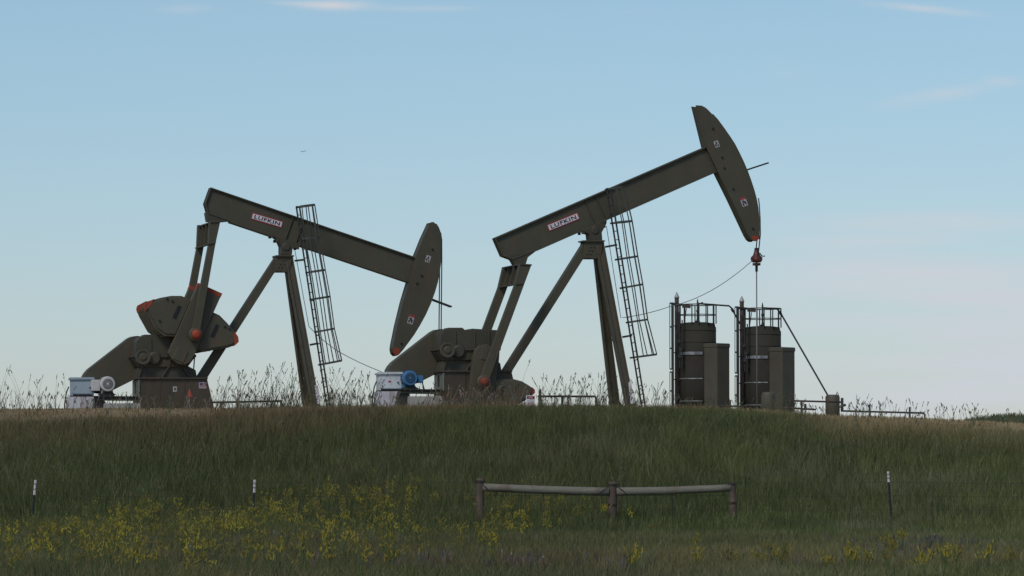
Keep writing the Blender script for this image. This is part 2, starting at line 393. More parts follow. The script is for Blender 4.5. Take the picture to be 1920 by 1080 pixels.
def tall_grass():
    """seed-headed stalks standing on the crest against the sky"""
    spots = []   # px range, how many, lowest and highest stalk in metres
    for a, b, n, h0, h1 in [(-120, 70, 90, .5, 1.45), (70, 135, 40, .4, 1.2), (135, 260, 24, .2, .55), (260, 400, 30, .2, .6), (398, 440, 38, .5, 1.25), (440, 500, 95, .5, 1.4),
                            (500, 562, 110, .5, 1.7), (560, 612, 70, .4, 1.2), (612, 655, 80, .5, 1.5), (655, 710, 75, .5, 1.35), (710, 830, 40, .3, .8),
                            (830, 965, 60, .3, .95), (965, 1010, 26, .6, 1.75), (1010, 1060, 70, .4, 1.25), (1060, 1150, 130, .4, 1.35), (1150, 1262, 120, .35, 1.1),
                            (1262, 1400, 46, .25, .65), (1400, 1540, 36, .3, .75), (1540, 1640, 40, .25, .8), (1640, 1760, 26, .2, .7), (1760, 1930, 26, .2, .6), (1930, 2100, 40, .2, .8)]:
        for k in range(int(n * .66)): spots.append((random.uniform(a, b), h0 + (h1 - h0) * random.random() ** 1.7))
    V, T, Q, K = [], [], [], []; nv = 0
    def quadstrip(pts, wds, col, yaw):
        nonlocal nv
        dx, dy = math.cos(yaw), math.sin(yaw); b = nv
        for (p, w_) in zip(pts, wds):
            V.append((p[0] - dx * w_, p[1] - dy * w_, p[2])); V.append((p[0] + dx * w_, p[1] + dy * w_, p[2])); K.append(col); K.append(col); nv += 2
        for i in range(len(pts) - 1): Q.append((b + 2 * i, b + 2 * i + 1, b + 2 * i + 3, b + 2 * i + 2))
    spots = [(p_, h_, random.uniform(128.5, 131.9), 0) for p_, h_ in spots]
    for k in range(260): spots.append((random.uniform(800, 1010), random.uniform(.3, .95), random.uniform(131, 136), 1))
    for k in range(60): spots.append((random.uniform(150, 400), random.uniform(.2, .55), random.uniform(131, 135), 1))
    for k in range(1900):
        yy = 96 + 34 * random.random(); pp = random.uniform(-250, 2150)
        if float(fbm(pp / 57, yy * .6, 4.5, 131)) > .50: spots.append((pp, random.uniform(.45, .85) * min(1, .45 + (131 - yy) / 9), yy, 2))
    for px, h, y, kind in spots:
        if 983 < px < 1007 and y < 137 and kind < 2: continue
        x = (px - 960) * y / F; z = float(gz(x, y)) - .03
        la = random.uniform(-1, 1); lean = random.uniform(.03, .32) * h; bx, by = lean * (1 if random.random() < .68 else -1), lean * random.uniform(-.6, .6)
        dry = random.random(); s = random.uniform(.75, 1.2)
        col = tuple(c * s for c in ((.085, .095, .055) if dry < .45 else (.15, .12, .075) if dry < .85 else (.24, .19, .12)))
        if kind == 1: col = random.choice(((.17, .11, .065), (.22, .15, .09), (.13, .09, .055), (.36, .32, .25)))
        if kind == 2: col = random.choice(((.17, .16, .08), (.20, .17, .10), (.14, .15, .07)))
        pts = []
        for i in range(6):
            t = i / 5; pts.append((x + bx * t ** 2.2, y + by * t ** 2.2, z + h * t * (1 - .06 * t)))
        quadstrip(pts, [.0055, .005, .0045, .004, .0035, .0028], col, random.uniform(-.5, .5))
        # seed head: small upright spikelets round the top of the stem
        hl = random.uniform(.10, .24) * (.6 + .4 * h); tipd = Vector(pts[5]) - Vector(pts[4]); tipd.normalize()
        base = Vector(pts[5]) - tipd * hl * .5; hc = tuple(c * random.uniform(.75, 1.1) for c in col)
        loose = random.random() < .35
        for k in range(9 if loose else 7):
            t = random.random(); c0 = base + tipd * hl * t; sp = (.055 if loose else .014) * (1 - t * .6)
            off = Vector((random.uniform(-1, 1) * sp, random.uniform(-1, 1) * sp, random.uniform(.02, .05)))
            c1 = c0 + off + tipd * .02
            quadstrip([tuple(c0), tuple((c0 + c1) / 2 + Vector((0, 0, .008))), tuple(c1 + tipd * .022)], [.002, random.uniform(.007, .012), .001], hc, random.uniform(-.9, .9))
        # leaves
        for k in range(random.choice((1, 2, 2, 3))):
            t = random.uniform(.05, .5); c0 = Vector(pts[0]).lerp(Vector(pts[3]), t); ln = random.uniform(.15, .42) * h; sg = random.choice((-1, 1))
            c1 = c0 + Vector((sg * ln * .22, random.uniform(-.1, .1), ln * .72)); c2 = c0 + Vector((sg * ln * random.uniform(.4, .7), random.uniform(-.1, .1), ln * random.uniform(.6, 1.05)))
            quadstrip([tuple(c0), tuple(c1), tuple(c2)], [.008, .0075, .001], col, random.uniform(-.7, .7))
    o = mesh_from('tall_grass', np.array(V), [np.array(Q)], np.array(K), M['seed'])
    tag(o, 'tall seed headed grass stalks along the crest and dotted down the bank', 'tall grass', kind='stuff')
tall_grass()

def wildflowers():
    V, Q, K = [], [], []
    pl = []
    def at(px, py):  # ground point the photo shows at (px,py)
        ys = np.linspace(44, 126, 500); xs = (px - 960) * ys / F; pys = 900 - gz(xs, ys) * F / ys
        i = int(np.argmin(np.abs(pys - py))); return xs[i], ys[i]
    clusters = [(300, 978, 110, 16, 150), (420, 985, 60, 14, 160), (560, 965, 50, 16, 170), (640, 950, 60, 24, 150), (720, 960, 60, 26, 160), (250, 965, 30, 10, 50), (700, 925, 60, 12, 40), (960, 985, 60, 18, 110), (100, 1005, 110, 15, 90), (940, 955, 45, 12, 50), (1010, 945, 35, 10, 26), (1085, 950, 28, 6, 12),
                (180, 1045, 130, 20, 230), (560, 1050, 150, 18, 170), (60, 1020, 60, 14, 70), (840, 990, 80, 16, 40), (450, 1000, 200, 14, 150), (330, 940, 30, 6, 10), (190, 945, 12, 5, 6), (620, 1010, 250, 25, 80), (1150, 965, 30, 10, 8)]
    spots = []
    for cx, cy, sx, sy, n in clusters:
        for k in range(int(n * .27)): spots.append((random.gauss(cx, sx), min(1080, random.gauss(cy, sy)), random.uniform(.3, .7)))
    for cx, cy, s in [(1306, 1065, 1), (1375, 1064, .6), (1448, 1056, 1.1), (1468, 1070, 1.4), (1590, 1074, 1.4), (1600, 1066, 1.2), (1662, 1034, 1.2), (1672, 1045, .8), (1690, 1018, .8), (1768, 1062, 1), (1770, 1070, 1.1), (1792, 1048, .7), (1845, 1062, 1.1),
                      (1895, 1064, 1), (1730, 1068, .9), (1620, 1068, .8), (1550, 1076, .8), (1305, 1028, .6), (735, 1066, .8), (1180, 1072, .8), (1430, 1065, .7), (1665, 1068, .7), (1720, 1075, .8), (1792, 1066, .9), (885, 945, .4)]:
        for k in range(2): spots.append((cx + random.gauss(0, 4), cy - 6, .24 + .16 * s))
    nv = 0
    def strip(pts, wds, col, yaw):
        nonlocal nv
        dx, dy = math.cos(yaw), math.sin(yaw); b = nv
        for p, w_ in zip(pts, wds):
            V.append((p[0] - dx * w_, p[1] - dy * w_, p[2])); V.append((p[0] + dx * w_, p[1] + dy * w_, p[2])); K.append(col); K.append(col); nv += 2
        for i in range(len(pts) - 1): Q.append((b + 2 * i, b + 2 * i + 1, b + 2 * i + 3, b + 2 * i + 2))
    for px, py, h in spots:
        hy = 45 * h   # the traced point is the plant's flowering top: its foot is lower in the picture
        x, y = at(px, py + hy); z = float(gz(x, y)); g = (.11, .135, .05)
        s = random.uniform(.7, 1.15); s *= random.choice((.6, .8, 1, 1.2)); yel = (.40 * s, .305 * s, .045)
        for st in range(random.choice((2, 3, 4, 6))):
            bx, by = random.uniform(-.2, .2) * h * 1.3, random.uniform(-.2, .2) * h; hh = h * random.uniform(.7, 1.1)
            top = (x + bx, y + by, z + hh)
            strip([(x, y, z - .02), (x + bx * .4, y + by * .4, z + hh * .55), top], [.006, .005, .003], g, random.uniform(-.6, .6))
            for k in range(random.randint(3, 9)):
                t = random.uniform(.62, 1.0); c = Vector((x + bx * t, y + by * t, z + hh * t)) + Vector((random.uniform(-.035, .035), random.uniform(-.035, .035), 0))
                u = Vector((random.uniform(-1, 1), 0, random.uniform(.2, 1.4))).normalized() * random.uniform(.03, .075)
                strip([tuple(c), tuple(c + u * .5), tuple(c + u)], [.003, random.uniform(.007, .013), .003], yel, random.uniform(-.8, .8))
    o = mesh_from('yellow_wildflowers', np.array(V), [np.array(Q)], np.array(K), M['petal'])
    tag(o, 'drifts of small yellow wildflowers in the grass near the fence line', 'wildflowers', kind='stuff')
    # grey-violet weeds and white specks in the front
    V2 = len(V); V.clear(); Q.clear(); K.clear(); nv = 0
    sp = []
    for cx, cy, sx, sy, n in [(790, 1058, 25, 8, 36), (985, 1062, 25, 8, 36), (1180, 1072, 40, 6, 24), (1700, 1032, 55, 9, 90), (1750, 1018, 30, 6, 40), (60, 1010, 40, 8, 50), (240, 1015, 30, 6, 30), (500, 1005, 60, 8, 40), (660, 1010, 50, 8, 40), (900, 1040, 500, 24, 70)]:
        for k in range(n): sp.append((random.gauss(cx, sx), min(1076, random.gauss(cy, sy))))
    for px, py in sp:
        h = random.uniform(.12, .3); x, y = at(px, min(1082, py + 14)); z = float(gz(x, y)); s = random.uniform(.7, 1.3)
        col = random.choice(((.11, .098, .088), (.13, .10, .08), (.14, .095, .07), (.10, .115, .07)))
        col = tuple(c * s * 1.35 for c in col)
        for st in range(4):
            bx, by = random.uniform(-.3, .3) * h, random.uniform(-.3, .3) * h
            strip([(x, y, z), (x + bx * .5, y + by * .5, z + h * .6), (x + bx, y + by, z + h)], [.008, .013, .004], col, random.uniform(-.7, .7))
        if random.random() < .04:
            c = (x, y, z + h * 1.02); strip([c, (c[0], c[1], c[2] + .025)], [.009, .008], (.40, .40, .36), 0)
    o = mesh_from('dusky_weeds', np.array(V), [np.array(Q)], np.array(K), M['petal'])
    tag(o, 'dusky grey violet weeds with a few white specks along the bottom', 'weeds', kind='stuff')
wildflowers()
#PUMPS
#REST

# ------------------------------------------------------------------ pump jacks
ANG = math.radians(14.6)
S = F / 140.0
def lerp2(a, b, t): return (a[0] + (b[0] - a[0]) * t, a[1] + (b[1] - a[1]) * t)
def off_poly(p, q, d):
    """strip of thickness d (pixels, positive = below) along the line p-q"""
    dx, dy = q[0] - p[0], q[1] - p[1]; L = math.hypot(dx, dy); nx, ny = -dy / L * d, dx / L * d
    return [p, q, (q[0] + nx, q[1] + ny), (p[0] + nx, p[1] + ny)]

def sticker(fr, root, name, cxy, w, wm, hm, ang, art, depth=.004):
    """a small label on a face w: art lists (material, x0, y0, x1, y1) in fractions of its size"""
    c = fr.p(*cxy, w); X = Vector((math.cos(ang), 0, math.sin(ang))); Y = Vector((-math.sin(ang), 0, math.cos(ang))); N = Vector((0, -1, 0))
    R = Matrix((X, N, Y)).transposed()
    b = MB(); b.box(c + N * depth, (wm / 2, .002, hm / 2), R)
    mats = [M['decal']]
    for (mt, x0, y0, x1, y1) in art:
        if M[mt] not in mats: mats.append(M[mt])
        cc = c + N * (depth + .004) + X * ((x0 + x1) / 2 - .5) * wm + Y * ((y0 + y1) / 2 - .5) * hm
        b.box(cc, ((x1 - x0) / 2 * wm, .002, (y1 - y0) / 2 * hm), R, mats.index(M[mt]))
    return b.build(name, mats, root)
PICTO = [('ink', .12, .12, .34, .55), ('ink', .40, .40, .60, .88), ('ink', .58, .12, .86, .34), ('ink', .30, .62, .42, .80)]
WARN = [('signred', .0, .78, 1, 1.0), ('ink', .15, .12, .40, .40), ('ink', .38, .36, .62, .66), ('ink', .62, .14, .84, .5), ('ink', .2, .52, .36, .68)]

def pump(D):
    z0 = D['ground']
    fr = Frame('pump_jack', D['ox'], 140.0, z0, ANG); root = fr.root
    tag(root, D['label'], 'pump jack', 'pump jacks on the crest')
    P = fr.p; P_ = fr.poly
    gx, gy = D['shift']
    def G(pts): return [(x + gx, y + gy) for x, y in pts]
    def sweep(b, pts, wref, w0, w1, mi=0):
        b.prism(P_(pts, wref, w0), (0, -(w1 - w0), 0), mi)
    # --- walking beam: web, flanges, stiffeners
    top0, top1, bot = D['btop'][0], D['btop'][1], D['bbot']
    b = MB(); sweep(b, [top0, top1] + bot, .22, -.13, .13)
    sweep(b, off_poly(top0, top1, 2.4), .22, -.22, .22)
    sweep(b, off_poly(bot[0], bot[1], -2.0), .22, -.22, .22)
    ends = bot[1:] + [top0]
    for i in range(len(ends) - 1): sweep(b, off_poly(ends[i], ends[i + 1], 1.6), .22, -.225, .225)
    for t in D['stiff']:
        a = lerp2(top0, top1, t); L = math.hypot(top1[0] - top0[0], top1[1] - top0[1])
        dx, dy = (top1[0] - top0[0]) / L, (top1[1] - top0[1]) / L
        q = (a[0] - dy * 46, a[1] + dx * 46); sweep(b, off_poly(a, q, 1.2), .22, -.19, .19)
    b.build('walking_beam', M['olive'], root, bevel=.008)
    # nameplate
    n0, n1, n2, n3 = D['plate']
    A, B, Dn = P(*n0, .14), P(*n1, .14), P(*n3, .14); X = (B - A); Y = (A - Dn); cen = (P(*n0, .14) + P(*n2, .14)) / 2
    Lx, Ly = X.length, Y.length; X.normalize(); Y = (Y - X * Y.dot(X)).normalized(); N = Vector((0, -1, 0)); R = Matrix((X, N, Y)).transposed()
    b = MB(); b.box(cen, (Lx / 2, .006, Ly / 2), R); pl = b.build('nameplate', M['signred'], root)
    b = MB(); b.box(cen + N * .008, (Lx / 2 - .03, .005, Ly / 2 - .03), R); b.build('panel', M['label'], pl)
    text_mesh('lettering', 'LUFKIN', (Lx * .82, Ly * .56), M['ink'], pl, cen + N * .017, X, Y, .003, .018)
    # --- horse head
    hp = P_(D['head'], .28)
    c = sum(hp, Vector()) / len(hp)
    b = MB(); b.prism([p for p in hp], (0, .03, 0)); b.prism([p + Vector((0, .53, 0)) for p in hp], (0, .03, 0))
    b.prism([c + (p - c) * .975 + Vector((0, .03, 0)) for p in hp], (0, .50, 0))
    nf = D['head_front']
    for i in range(nf[0], nf[1]):
        p, q = hp[i], hp[i + 1]; d = (q - p).normalized(); nrm = Vector((d.z, 0, -d.x))
        if nrm.dot(p - c) < 0: nrm = -nrm
        b.prism([p + Vector((0, -.01, 0)), q + Vector((0, -.01, 0)), q + nrm * .025 + Vector((0, -.01, 0)), p + nrm * .025 + Vector((0, -.01, 0))], (0, .58, 0))
    head = b.build('horse_head', M['olive'], root)
    tp = P_(D['tip'], .28); b = MB(); b.prism([p + Vector((0, -.006, 0)) for p in tp], (0, .03, 0)); b.build('painted_tip', M['orange'], head)
    for q in D['hbolts']: b = MB(); b.lathe(P(*q, .28), (0, -1, 0), [(0, .035), (.035, .035), (.035, .02), (.05, .02)], 8); b.build('bolt', M['black'], head)
    sticker(fr, head, 'warning_label', D['st1'], .28, .17, .24, D['hang'], PICTO)
    sticker(fr, head, 'warning_label', D['st2'], .28, .21, .32, D['hang'], WARN)
    g0, g1 = D['guard']
    b = MB()
    for w in ((-.13, .13)):
        a0 = P(*g0, 0); a1 = P(*g1, 0); a0.y = -w; a1.y = -w; b.bar(a0, a1, .05, .03)
    a0 = P(*g1, 0); b.bar(a0 + Vector((0, -.14, 0)), a0 + Vector((0, .14, 0)), .05, .03, (1, 0, 0)); b.build('wireline_guide', M['steel'], head)
    # --- saddle bearing and samson post
    b = MB(); sweep(b, D['saddle'], .25, -.25, .25)
    cx, cy = D['saddle_c']; cc = P(cx, cy, .25); b.lathe(cc + Vector((0, -.03, 0)), (0, 1, 0), [(0, .10), (.02, .15), (.54, .15), (.56, .10)], 16)
    for q in D['saddle_bolts']: b.box(P(*q, .25), (.05, .03, .05)); b.box(P(*q, .25) + Vector((0, .5, 0)), (.05, .03, .05))
    b.build('saddle_bearing', M['olive2'], root, bevel=.01)
    post = MB(); a0, a1 = D['ptop']; sweep(post, [a0, a1, (a1[0] + .5, a1[1] + 2.6), (a0[0] - .5, a0[1] + 2.6)], .3, -.34, .34)
    sweep(post, D['gusset'], .27, -.27, -.23); sweep(post, D['gusset'], .27, .23, .27)
    for k in range(4):
        for j in range(2):
            q = (D['gusset'][3][0] + 5 + k * 3.6 + j * 6 - 1, D['gusset'][3][1] - 3 - k * 6.5)
            post.lathe(P(*q, .27), (0, -1, 0), [(0, .03), (.03, .03)], 6)
    post.build('samson_post_cap', M['olive'], root, bevel=.006)
    def leg(name, T0, T1, B0, B1, wt, wb, thick):
        """a front leg of channel section traced by its two edges at the top and at the foot"""
        b = MB(); t0, t1, q0, q1 = P(*T0, wt), P(*T1, wt), P(*B0, wb), P(*B1, wb)
        ext = [((q - t) * (1 + D['footx'])) + t for t, q in ((t0, q0), (t1, q1))]; q0, q1 = ext
        o = Vector((0, thick, 0))
        vs = [t0, t1, q1, q0]
        # flanges and a recessed web
        for s0, s1 in ((0, .16), (.84, 1)):
            b.prism([t0.lerp(t1, s0), t0.lerp(t1, s1), q0.lerp(q1, s1), q0.lerp(q1, s0)], o)
        b.prism([t0.lerp(t1, .1) + o * .3, t0.lerp(t1, .9) + o * .3, q0.lerp(q1, .9) + o * .3, q0.lerp(q1, .1) + o * .3], o * .4)
        b.box((q0 + q1) / 2 + o * .5, ((q1 - q0).length * .7, abs(thick) * .8, .02))
        return b.build(name, M['olive'], root)
    leg('post_leg', *D['leg_far'], -.10, -1.25, .26); leg('post_leg', *D['leg_near'], .25, 1.25, .26)
    b = MB(); e = D['brace']; sweep(b, [e[0], e[1], e[2], e[3]], .16, -.16, .16); b.build('post_brace', M['olive'], root, bevel=.01)
    # a cross tie between the front legs, low down
    b = MB()
    for t in (.60,):
        pa = P(*lerp2(D['leg_far'][1], D['leg_far'][3], t), -.10 - 1.15 * t); pb = P(*lerp2(D['leg_near'][0], D['leg_near'][2], t), .25 + 1.0 * t); b.bar(pa, pb, .1, .08, (1, 0, 0))
    b.build('cross_tie', M['olive2'], root)
    b = MB(); q0, q1 = D['legmark']; b.bar(P(*q0, 1.3), P(*q1, 1.34), .11, .015); b.build('reflective_strip', M['label'], root)
    # --- ladder and cage
    (f0, f1), (n0, n1) = D['rails']; wf, wn = .72, 1.18
    b = MB(); F0, F1, N0, N1 = P(*f0, wf), P(*f1, wf), P(*n0, wn), P(*n1, wn)
    F1 = F0 + (F1 - F0) * 1.05; N1 = N0 + (N1 - N0) * 1.05
    b.bar(F0, F1, .055, .03); b.bar(N0, N1, .055, .03)
    nr = int((F1 - F0).length / .305)
    for k in range(nr + 1):
        t = k * .305 / (F1 - F0).length; b.tube([F0.lerp(F1, t), N0.lerp(N1, t)], .016, 6)
    lad = b.build('ladder', M['steel'], root)
    b = MB(); rings = []
    for i, (l, r) in enumerate(D['hoops']):
        L_, R_ = P(*l, .95), P(*r, .95); v = R_ - L_; up = Vector((0, -1, 0)); pts = []
        for (t, w) in ((0, -.27), (.35, -.34), (.72, -.32), (.94, -.18), (1, 0), (.94, .18), (.72, .32), (.35, .34), (0, .27)): pts.append(L_ + v * t + up * w)
        rings.append(pts)
        for k in range(len(pts) - 1): b.bar(pts[k], pts[k + 1], .065, .014, v.cross(up) if False else (pts[k + 1] - pts[k]).cross(Vector(v).cross(up)))
    for k in (1, 2, 3, 5, 6, 7, 4):
        for i in range(len(rings) - 1): b.bar(rings[i][k], rings[i + 1][k], .035, .012)
    b.build('safety_cage', M['cage'], lad)
    for (q0, q1) in D['brackets']:
        b = MB(); b.bar(P(*q0, .5), P(*q1, .72), .07, .03); b.bar(P(*q0, .8), P(*q1, 1.18), .05, .02); b.build('ladder_bracket', M['steel'], lad)
    # --- equalizer, pitmans
    eq = D['eq']; b = MB(); sweep(b, eq['block'], .2, -.2, .2); b.build('tail_bearing', M['olive2'], root, bevel=.01)
    b = MB(); a_, b_, c_, d_ = eq['end']      # near end outline of the cross beam
    u0, u1, v0, v1 = lerp2(a_, b_, .34), lerp2(a_, b_, .66), lerp2(d_, c_, .34), lerp2(d_, c_, .66); sweep(b, [u0, u1, v1, v0], 1.26, -1.04, 1.04)
    for w_ in (-1.0, -.35, .33, .98): sweep(b, [a_, b_, c_, d_], 1.26, w_, w_ + .03)
    for (p, q, s) in ((a_, b_, 2.5), (d_, c_, -2.5)): sweep(b, off_poly(p, q, s), 1.26, -1.3, 1.3)
    m0, m1 = lerp2(a_, d_, .5), lerp2(b_, c_, .5)
    b.build('equalizer_beam', M['olive2'], root, bevel=.008)
    for sgn in (1, -1):
        b = MB(); w0, w1 = (1.06, 1.26) if sgn > 0 else (-1.26, -1.06)
        pt = D['pit']
        sweep(b, [pt[0], pt[1], pt[2], pt[3]], 1.26, w0, w1); sweep(b, [pt[3], pt[2], pt[4], pt[5]], 1.26, w0, w1)
        cxy = D['pin']; b.lathe(P(*cxy, 1.26, w1 + .02), (0, 1, 0), [(0, .20), (.04, .245), (.2, .245), (.24, .20)], 20)
        b.build('pitman_arm', M['olive'], root, bevel=.012)
    # --- cranks and counterweights
    sx_, sy_ = D['shaft']; dx, dy = D['axis']; L = math.hypot(dx, dy); dx /= L; dy /= L; rx, ry = -dy, dx
    def CR(pts): return [(sx_ + a * dx + q * rx, sy_ + a * dy + q * ry) for a, q in pts]
    near_off = 0
    for sgn in (1, -1):
        def sw(b, pts, w0, w1):
            if sgn < 0: w0, w1 = -w1, -w0
            sweep(b, CR(pts), .95, w0, w1)
        b = MB(); sw(b, [(-6, -28), (-14, -16), (-17, -2), (-13, 10), (-4, 17), (12, 19), (136, 19), (136, -29)], .66, .96)
        sw(b, [(-12, -17), (13, -17), (13, 6), (-12, 6)], .92, .985)
        cr = b.build('crank_arm', M['olive'], root, bevel=.02)
        b = MB(); sw(b, [(130, -29.4), (137.5, -29.4), (137.5, 19.4), (130, 19.4)], .655, .965); b.build('painted_tip', M['orange'], cr)
        b = MB(); w = 1.27 if sgn > 0 else -1.33
        c0 = P(*D['pin'], 1.26, w); b.lathe(c0, (0, -1, 0), [(0, .17), (.05, .17), (.10, .12), (.12, .05)], 18); b.build('wrist_pin', M['orange'] if D['lefttip'] else M['dullorange'], cr)
        for ear, slot_shade, tip in (([(103, -27), (103, -48), (95, -66), (84, -82), (72, -96), (62, -104), (55, -103), (45, -94), (24, -66), (20, -46), (28, -27)], (71, -43), [(76, -93), (72, -96), (62, -104), (55, -103), (49, -98), (57, -96), (67, -93)]),
                               ([(99, 17), (99, 32), (92, 50), (84, 67), (76, 80), (68, 85), (60, 82), (50, 72), (34, 48), (24, 34), (26, 17)], (68, 36), [(82, 70), (76, 80), (68, 85), (60, 82), (57, 80), (66, 77), (76, 71)])):
            # shade of the opening painted as a black plate on the solid weight: slot
            if slot_shade[1] > 0 and not D['lefttip']: continue
            if slot_shade[1] < 0 and not D['lefttip']: ear = [(103, -27), (103, -48), (95, -66), (84, -82), (72, -96), (62, -104), (56, -103), (50, -94), (43, -78), (41, -62), (46, -27)]
            a, q = slot_shade; b = MB(); sw(b, ear, .60, .86)
            ins = [(x * .9 + .1 * a, y * .9 + .1 * q) for x, y in ear]; sw(b, ins, .58, .90)
            wt = b.build('counterweight', M['olive'], root, bevel=.03)
            b = MB(); sw(b, [(a - 13, q - 4), (a + 13, q - 4), (a + 13, q + 4), (a - 13, q + 4)], .895, .905); b.build('slot_shade', M['black'], wt)
            if D['lefttip'] or slot_shade[1] < 0: b = MB(); sw(b, tip if D['lefttip'] else [(69, -98.4), (62, -104.6), (56, -103.6), (52, -98), (57, -100.5), (62, -101.5)], .59, .905); b.build('painted_tip', M[D['tipmat']], wt)
            for (t, s) in ((.22, -.3), (.22, .35), (.8, .1)):
                aa = ear[0][0] * (1 - t) + ear[-1][0] * t; qq = q * (1.5 + s * .4); pt3 = P(*CR([(aa, qq)])[0], .95, .90 if sgn > 0 else -.94)
                b = MB(); b.lathe(pt3, (0, -1, 0), [(0, .04), (.04, .04)], 8); b.build('bolt', M['black'], wt)
    b = MB(); c0 = P(sx_, sy_, .95, 1.02); b.lathe(c0, (0, 1, 0), [(.1, .17), (1.94, .17)], 16); b.build('crank_shaft', M['olive2'], root)
    # --- gearbox on its pedestal
    b = MB()
    sweep(b, G([(256, 640), (262, 632), (272, 629.5), (299, 629), (300, 631.5), (313, 631.5), (314, 629), (362, 632), (362, 646), (366.5, 669), (352, 688), (260, 688), (252, 674)]), .5, -.5, .5)
    sweep(b, G([(250, 667), (368, 667), (368, 670), (250, 670)]), .56, -.56, .56)
    for x in range(258, 366, 9): b.lathe(P(*G([(x, 670)])[0], .53, .53), (0, 0, 1), [(-.03, .025), (.1, .025)], 6)
    sweep(b, G([(272, 627), (299, 627), (299, 630), (272, 630)]), .5, -.35, .35)
    for x in (282, 318, 345): sweep(b, G([(x, 634), (x + 2.5, 634), (x + 2.5, 686), (x, 686)]), .53, .48, .54)
    b.build('gearbox', M['olive2'], root, bevel=.02)
    b = MB(); c0 = P(*G([(268.7, 669)])[0], .75, .75)
    b.lathe(c0, (0, 1, 0), [(0, .07), (.0, .10), (.05, .12), (.05, .19), (.02, .20), (.02, .265), (.16, .265), (.16, .2), (.3, .2)], 28); b.build('brake_drum', M['olive'], root)
    b = MB(); c0 = P(*G([(290, 672)])[0], .6, .60); b.lathe(c0, (0, 1, 0), [(0, .16), (.04, .24), (.12, .24)], 24)
    b.build('bearing_cover', M['olive2'], root)
    b = MB(); sweep(b, G([(262, 686), (352, 686), (367, 694), (370, 711), (254, 711)]), .42, -.42, .42)
    for (a, c_) in (((318, 688), (304, 711)), ((345, 688), (359, 711)), ((268, 688), (261, 711))): sweep(b, off_poly(G([a])[0], G([c_])[0], 3), .5, -.5, .5)
    b.build('pedestal', M['olive2'], root, bevel=.01)
    b = MB(); p0 = P(*G([(365, 667)])[0], .3); p1 = P(*G([(362, 708)])[0], .3); b.tube([p0, p1], .022, 6)
    b.lathe(p0, (0, -1, 0), [(-.1, .05), (.06, .05)], 8); b.build('brake_lever', M['steel'], root)
    # --- belt guard on the far side
    gp = G([(155, 711), (156, 706), (160, 699), (166, 692), (240, 634.5), (247, 631), (256.6, 629.6), (265, 630.5), (273, 634), (279, 641), (280, 652), (280, 694), (247, 714), (213, 731), (190, 738), (166, 735), (157, 724)])
    b = MB(); pp = P_(gp, -.55); b.prism(pp, (0, .04, 0)); b.prism([p + Vector((0, .46, 0)) for p in pp], (0, .04, 0))
    cg = sum(pp, Vector()) / len(pp)
    b.prism([cg + (p - cg) * .985 + Vector((0, .02, 0)) for p in pp], (0, .46, 0))
    b.build('belt_guard', M['olive'], root, bevel=.015)
    b = MB(); b.prism([cg + (p - cg) * .995 + Vector((0, .055, 0)) for p in pp[2:8]] + [cg + (p - cg) * .95 + Vector((0, .055, 0)) for p in reversed(pp[2:8])], (0, .40, 0)); b.build('guard_rim', M['olivelit'], root)  # sky light along the guard's upper edge, painted as a paler strip
    # --- base box and skid
    zf = 778 - gy * 0
    b = MB(); yb = D['yb']
    sweep(b, G([(261, 711), (388.5, 711)]) + [(400.5 + gx, 761 + gy), (402 + gx, yb), (261 + gx, yb)], .62, -.62, .62)
    sweep(b, G([(257, 707.5), (390, 707.5), (390, 711), (257, 711)]), .68, -.68, .68)
    for x in range(264, 386, 12): b.lathe(P(*G([(x, 709.3)])[0], .685, .685), (0, -1, 0), [(0, .025), (.03, .025)], 6)
    for x in (300, 345): sweep(b, G([(x, 712), (x + 1.5, 712), (x + 1.5, 758), (x, 758)]), .63, .60, .64)
    b.build('base_box', M['brown'], root, bevel=.01)
    b = MB(); sweep(b, G([(259.4, 712), (261.5, 712), (261.5, 746), (259.4, 746)]), .62, -.66, .66); ep = b.build('end_panel', M['endpanel'], root)
    b = MB(); sweep(b, G([(258.8, 716), (259.8, 716), (259.8, 737), (258.8, 737)]), .62, -.12, .12); b.build('slot_shade', M['black'], ep)  # black plate paints the dark inside the panel's opening
    if gx == 0:
        c_ = 'signred'; sticker(fr, root, 'flag_decal', (380, 722.5), .625, .26, .21, 0, [('signblue', .08, .5, .48, .9)] + [(c_, .5, y, .93, y + .08) for y in (.82, .66, .50)] + [(c_, .08, y, .93, y + .08) for y in (.34, .18)])
        sticker(fr, root, 'warning_label', (328, 729.5), .625, .14, .18, 0, [('ink', .3, .25, .7, .75), ('decal', .42, .4, .58, .6)])
    b = MB()
    for w0, w1 in ((.40, .62), (-.62, -.40)):
        sweep(b, G([(176, 742), (261, 743), (261, 744.6), (176, 743.6)]), .62, w0, w1); sweep(b, G([(176, 748), (261, 749), (261, 750.6), (176, 749.6)]), .62, w0, w1)
        sweep(b, G([(177, 743), (261, 744), (261, 750), (177, 749)]), .62, (w0 + w1) / 2 - .02, (w0 + w1) / 2 + .02)
    sweep(b, G([(178, 750), (196, 750), (199, 762), (199, 776), (178, 776)]), .5, -.5, .5)
    b.build('skid_rail', M['steel'], root)
    b = MB(); sweep(b, G([(196, 756), (262, 756), (262, 780), (196, 780)]), .75, -.9, .9); b.build('foundation', M['concrete'], root, bevel=.02)
    # --- electric motor, end on to the road
    mc = D['motor']; ms = D['mmats']
    c0 = P(*mc, .42, .42); b = MB()
    b.lathe(c0, (0, 1, 0), [(0, .19), (.0, .235), (.04, .265), (.2, .265), (.2, .245), (.72, .245), (.74, .22), (.84, .20), (.84, .05), (1.02, .05)], 28)
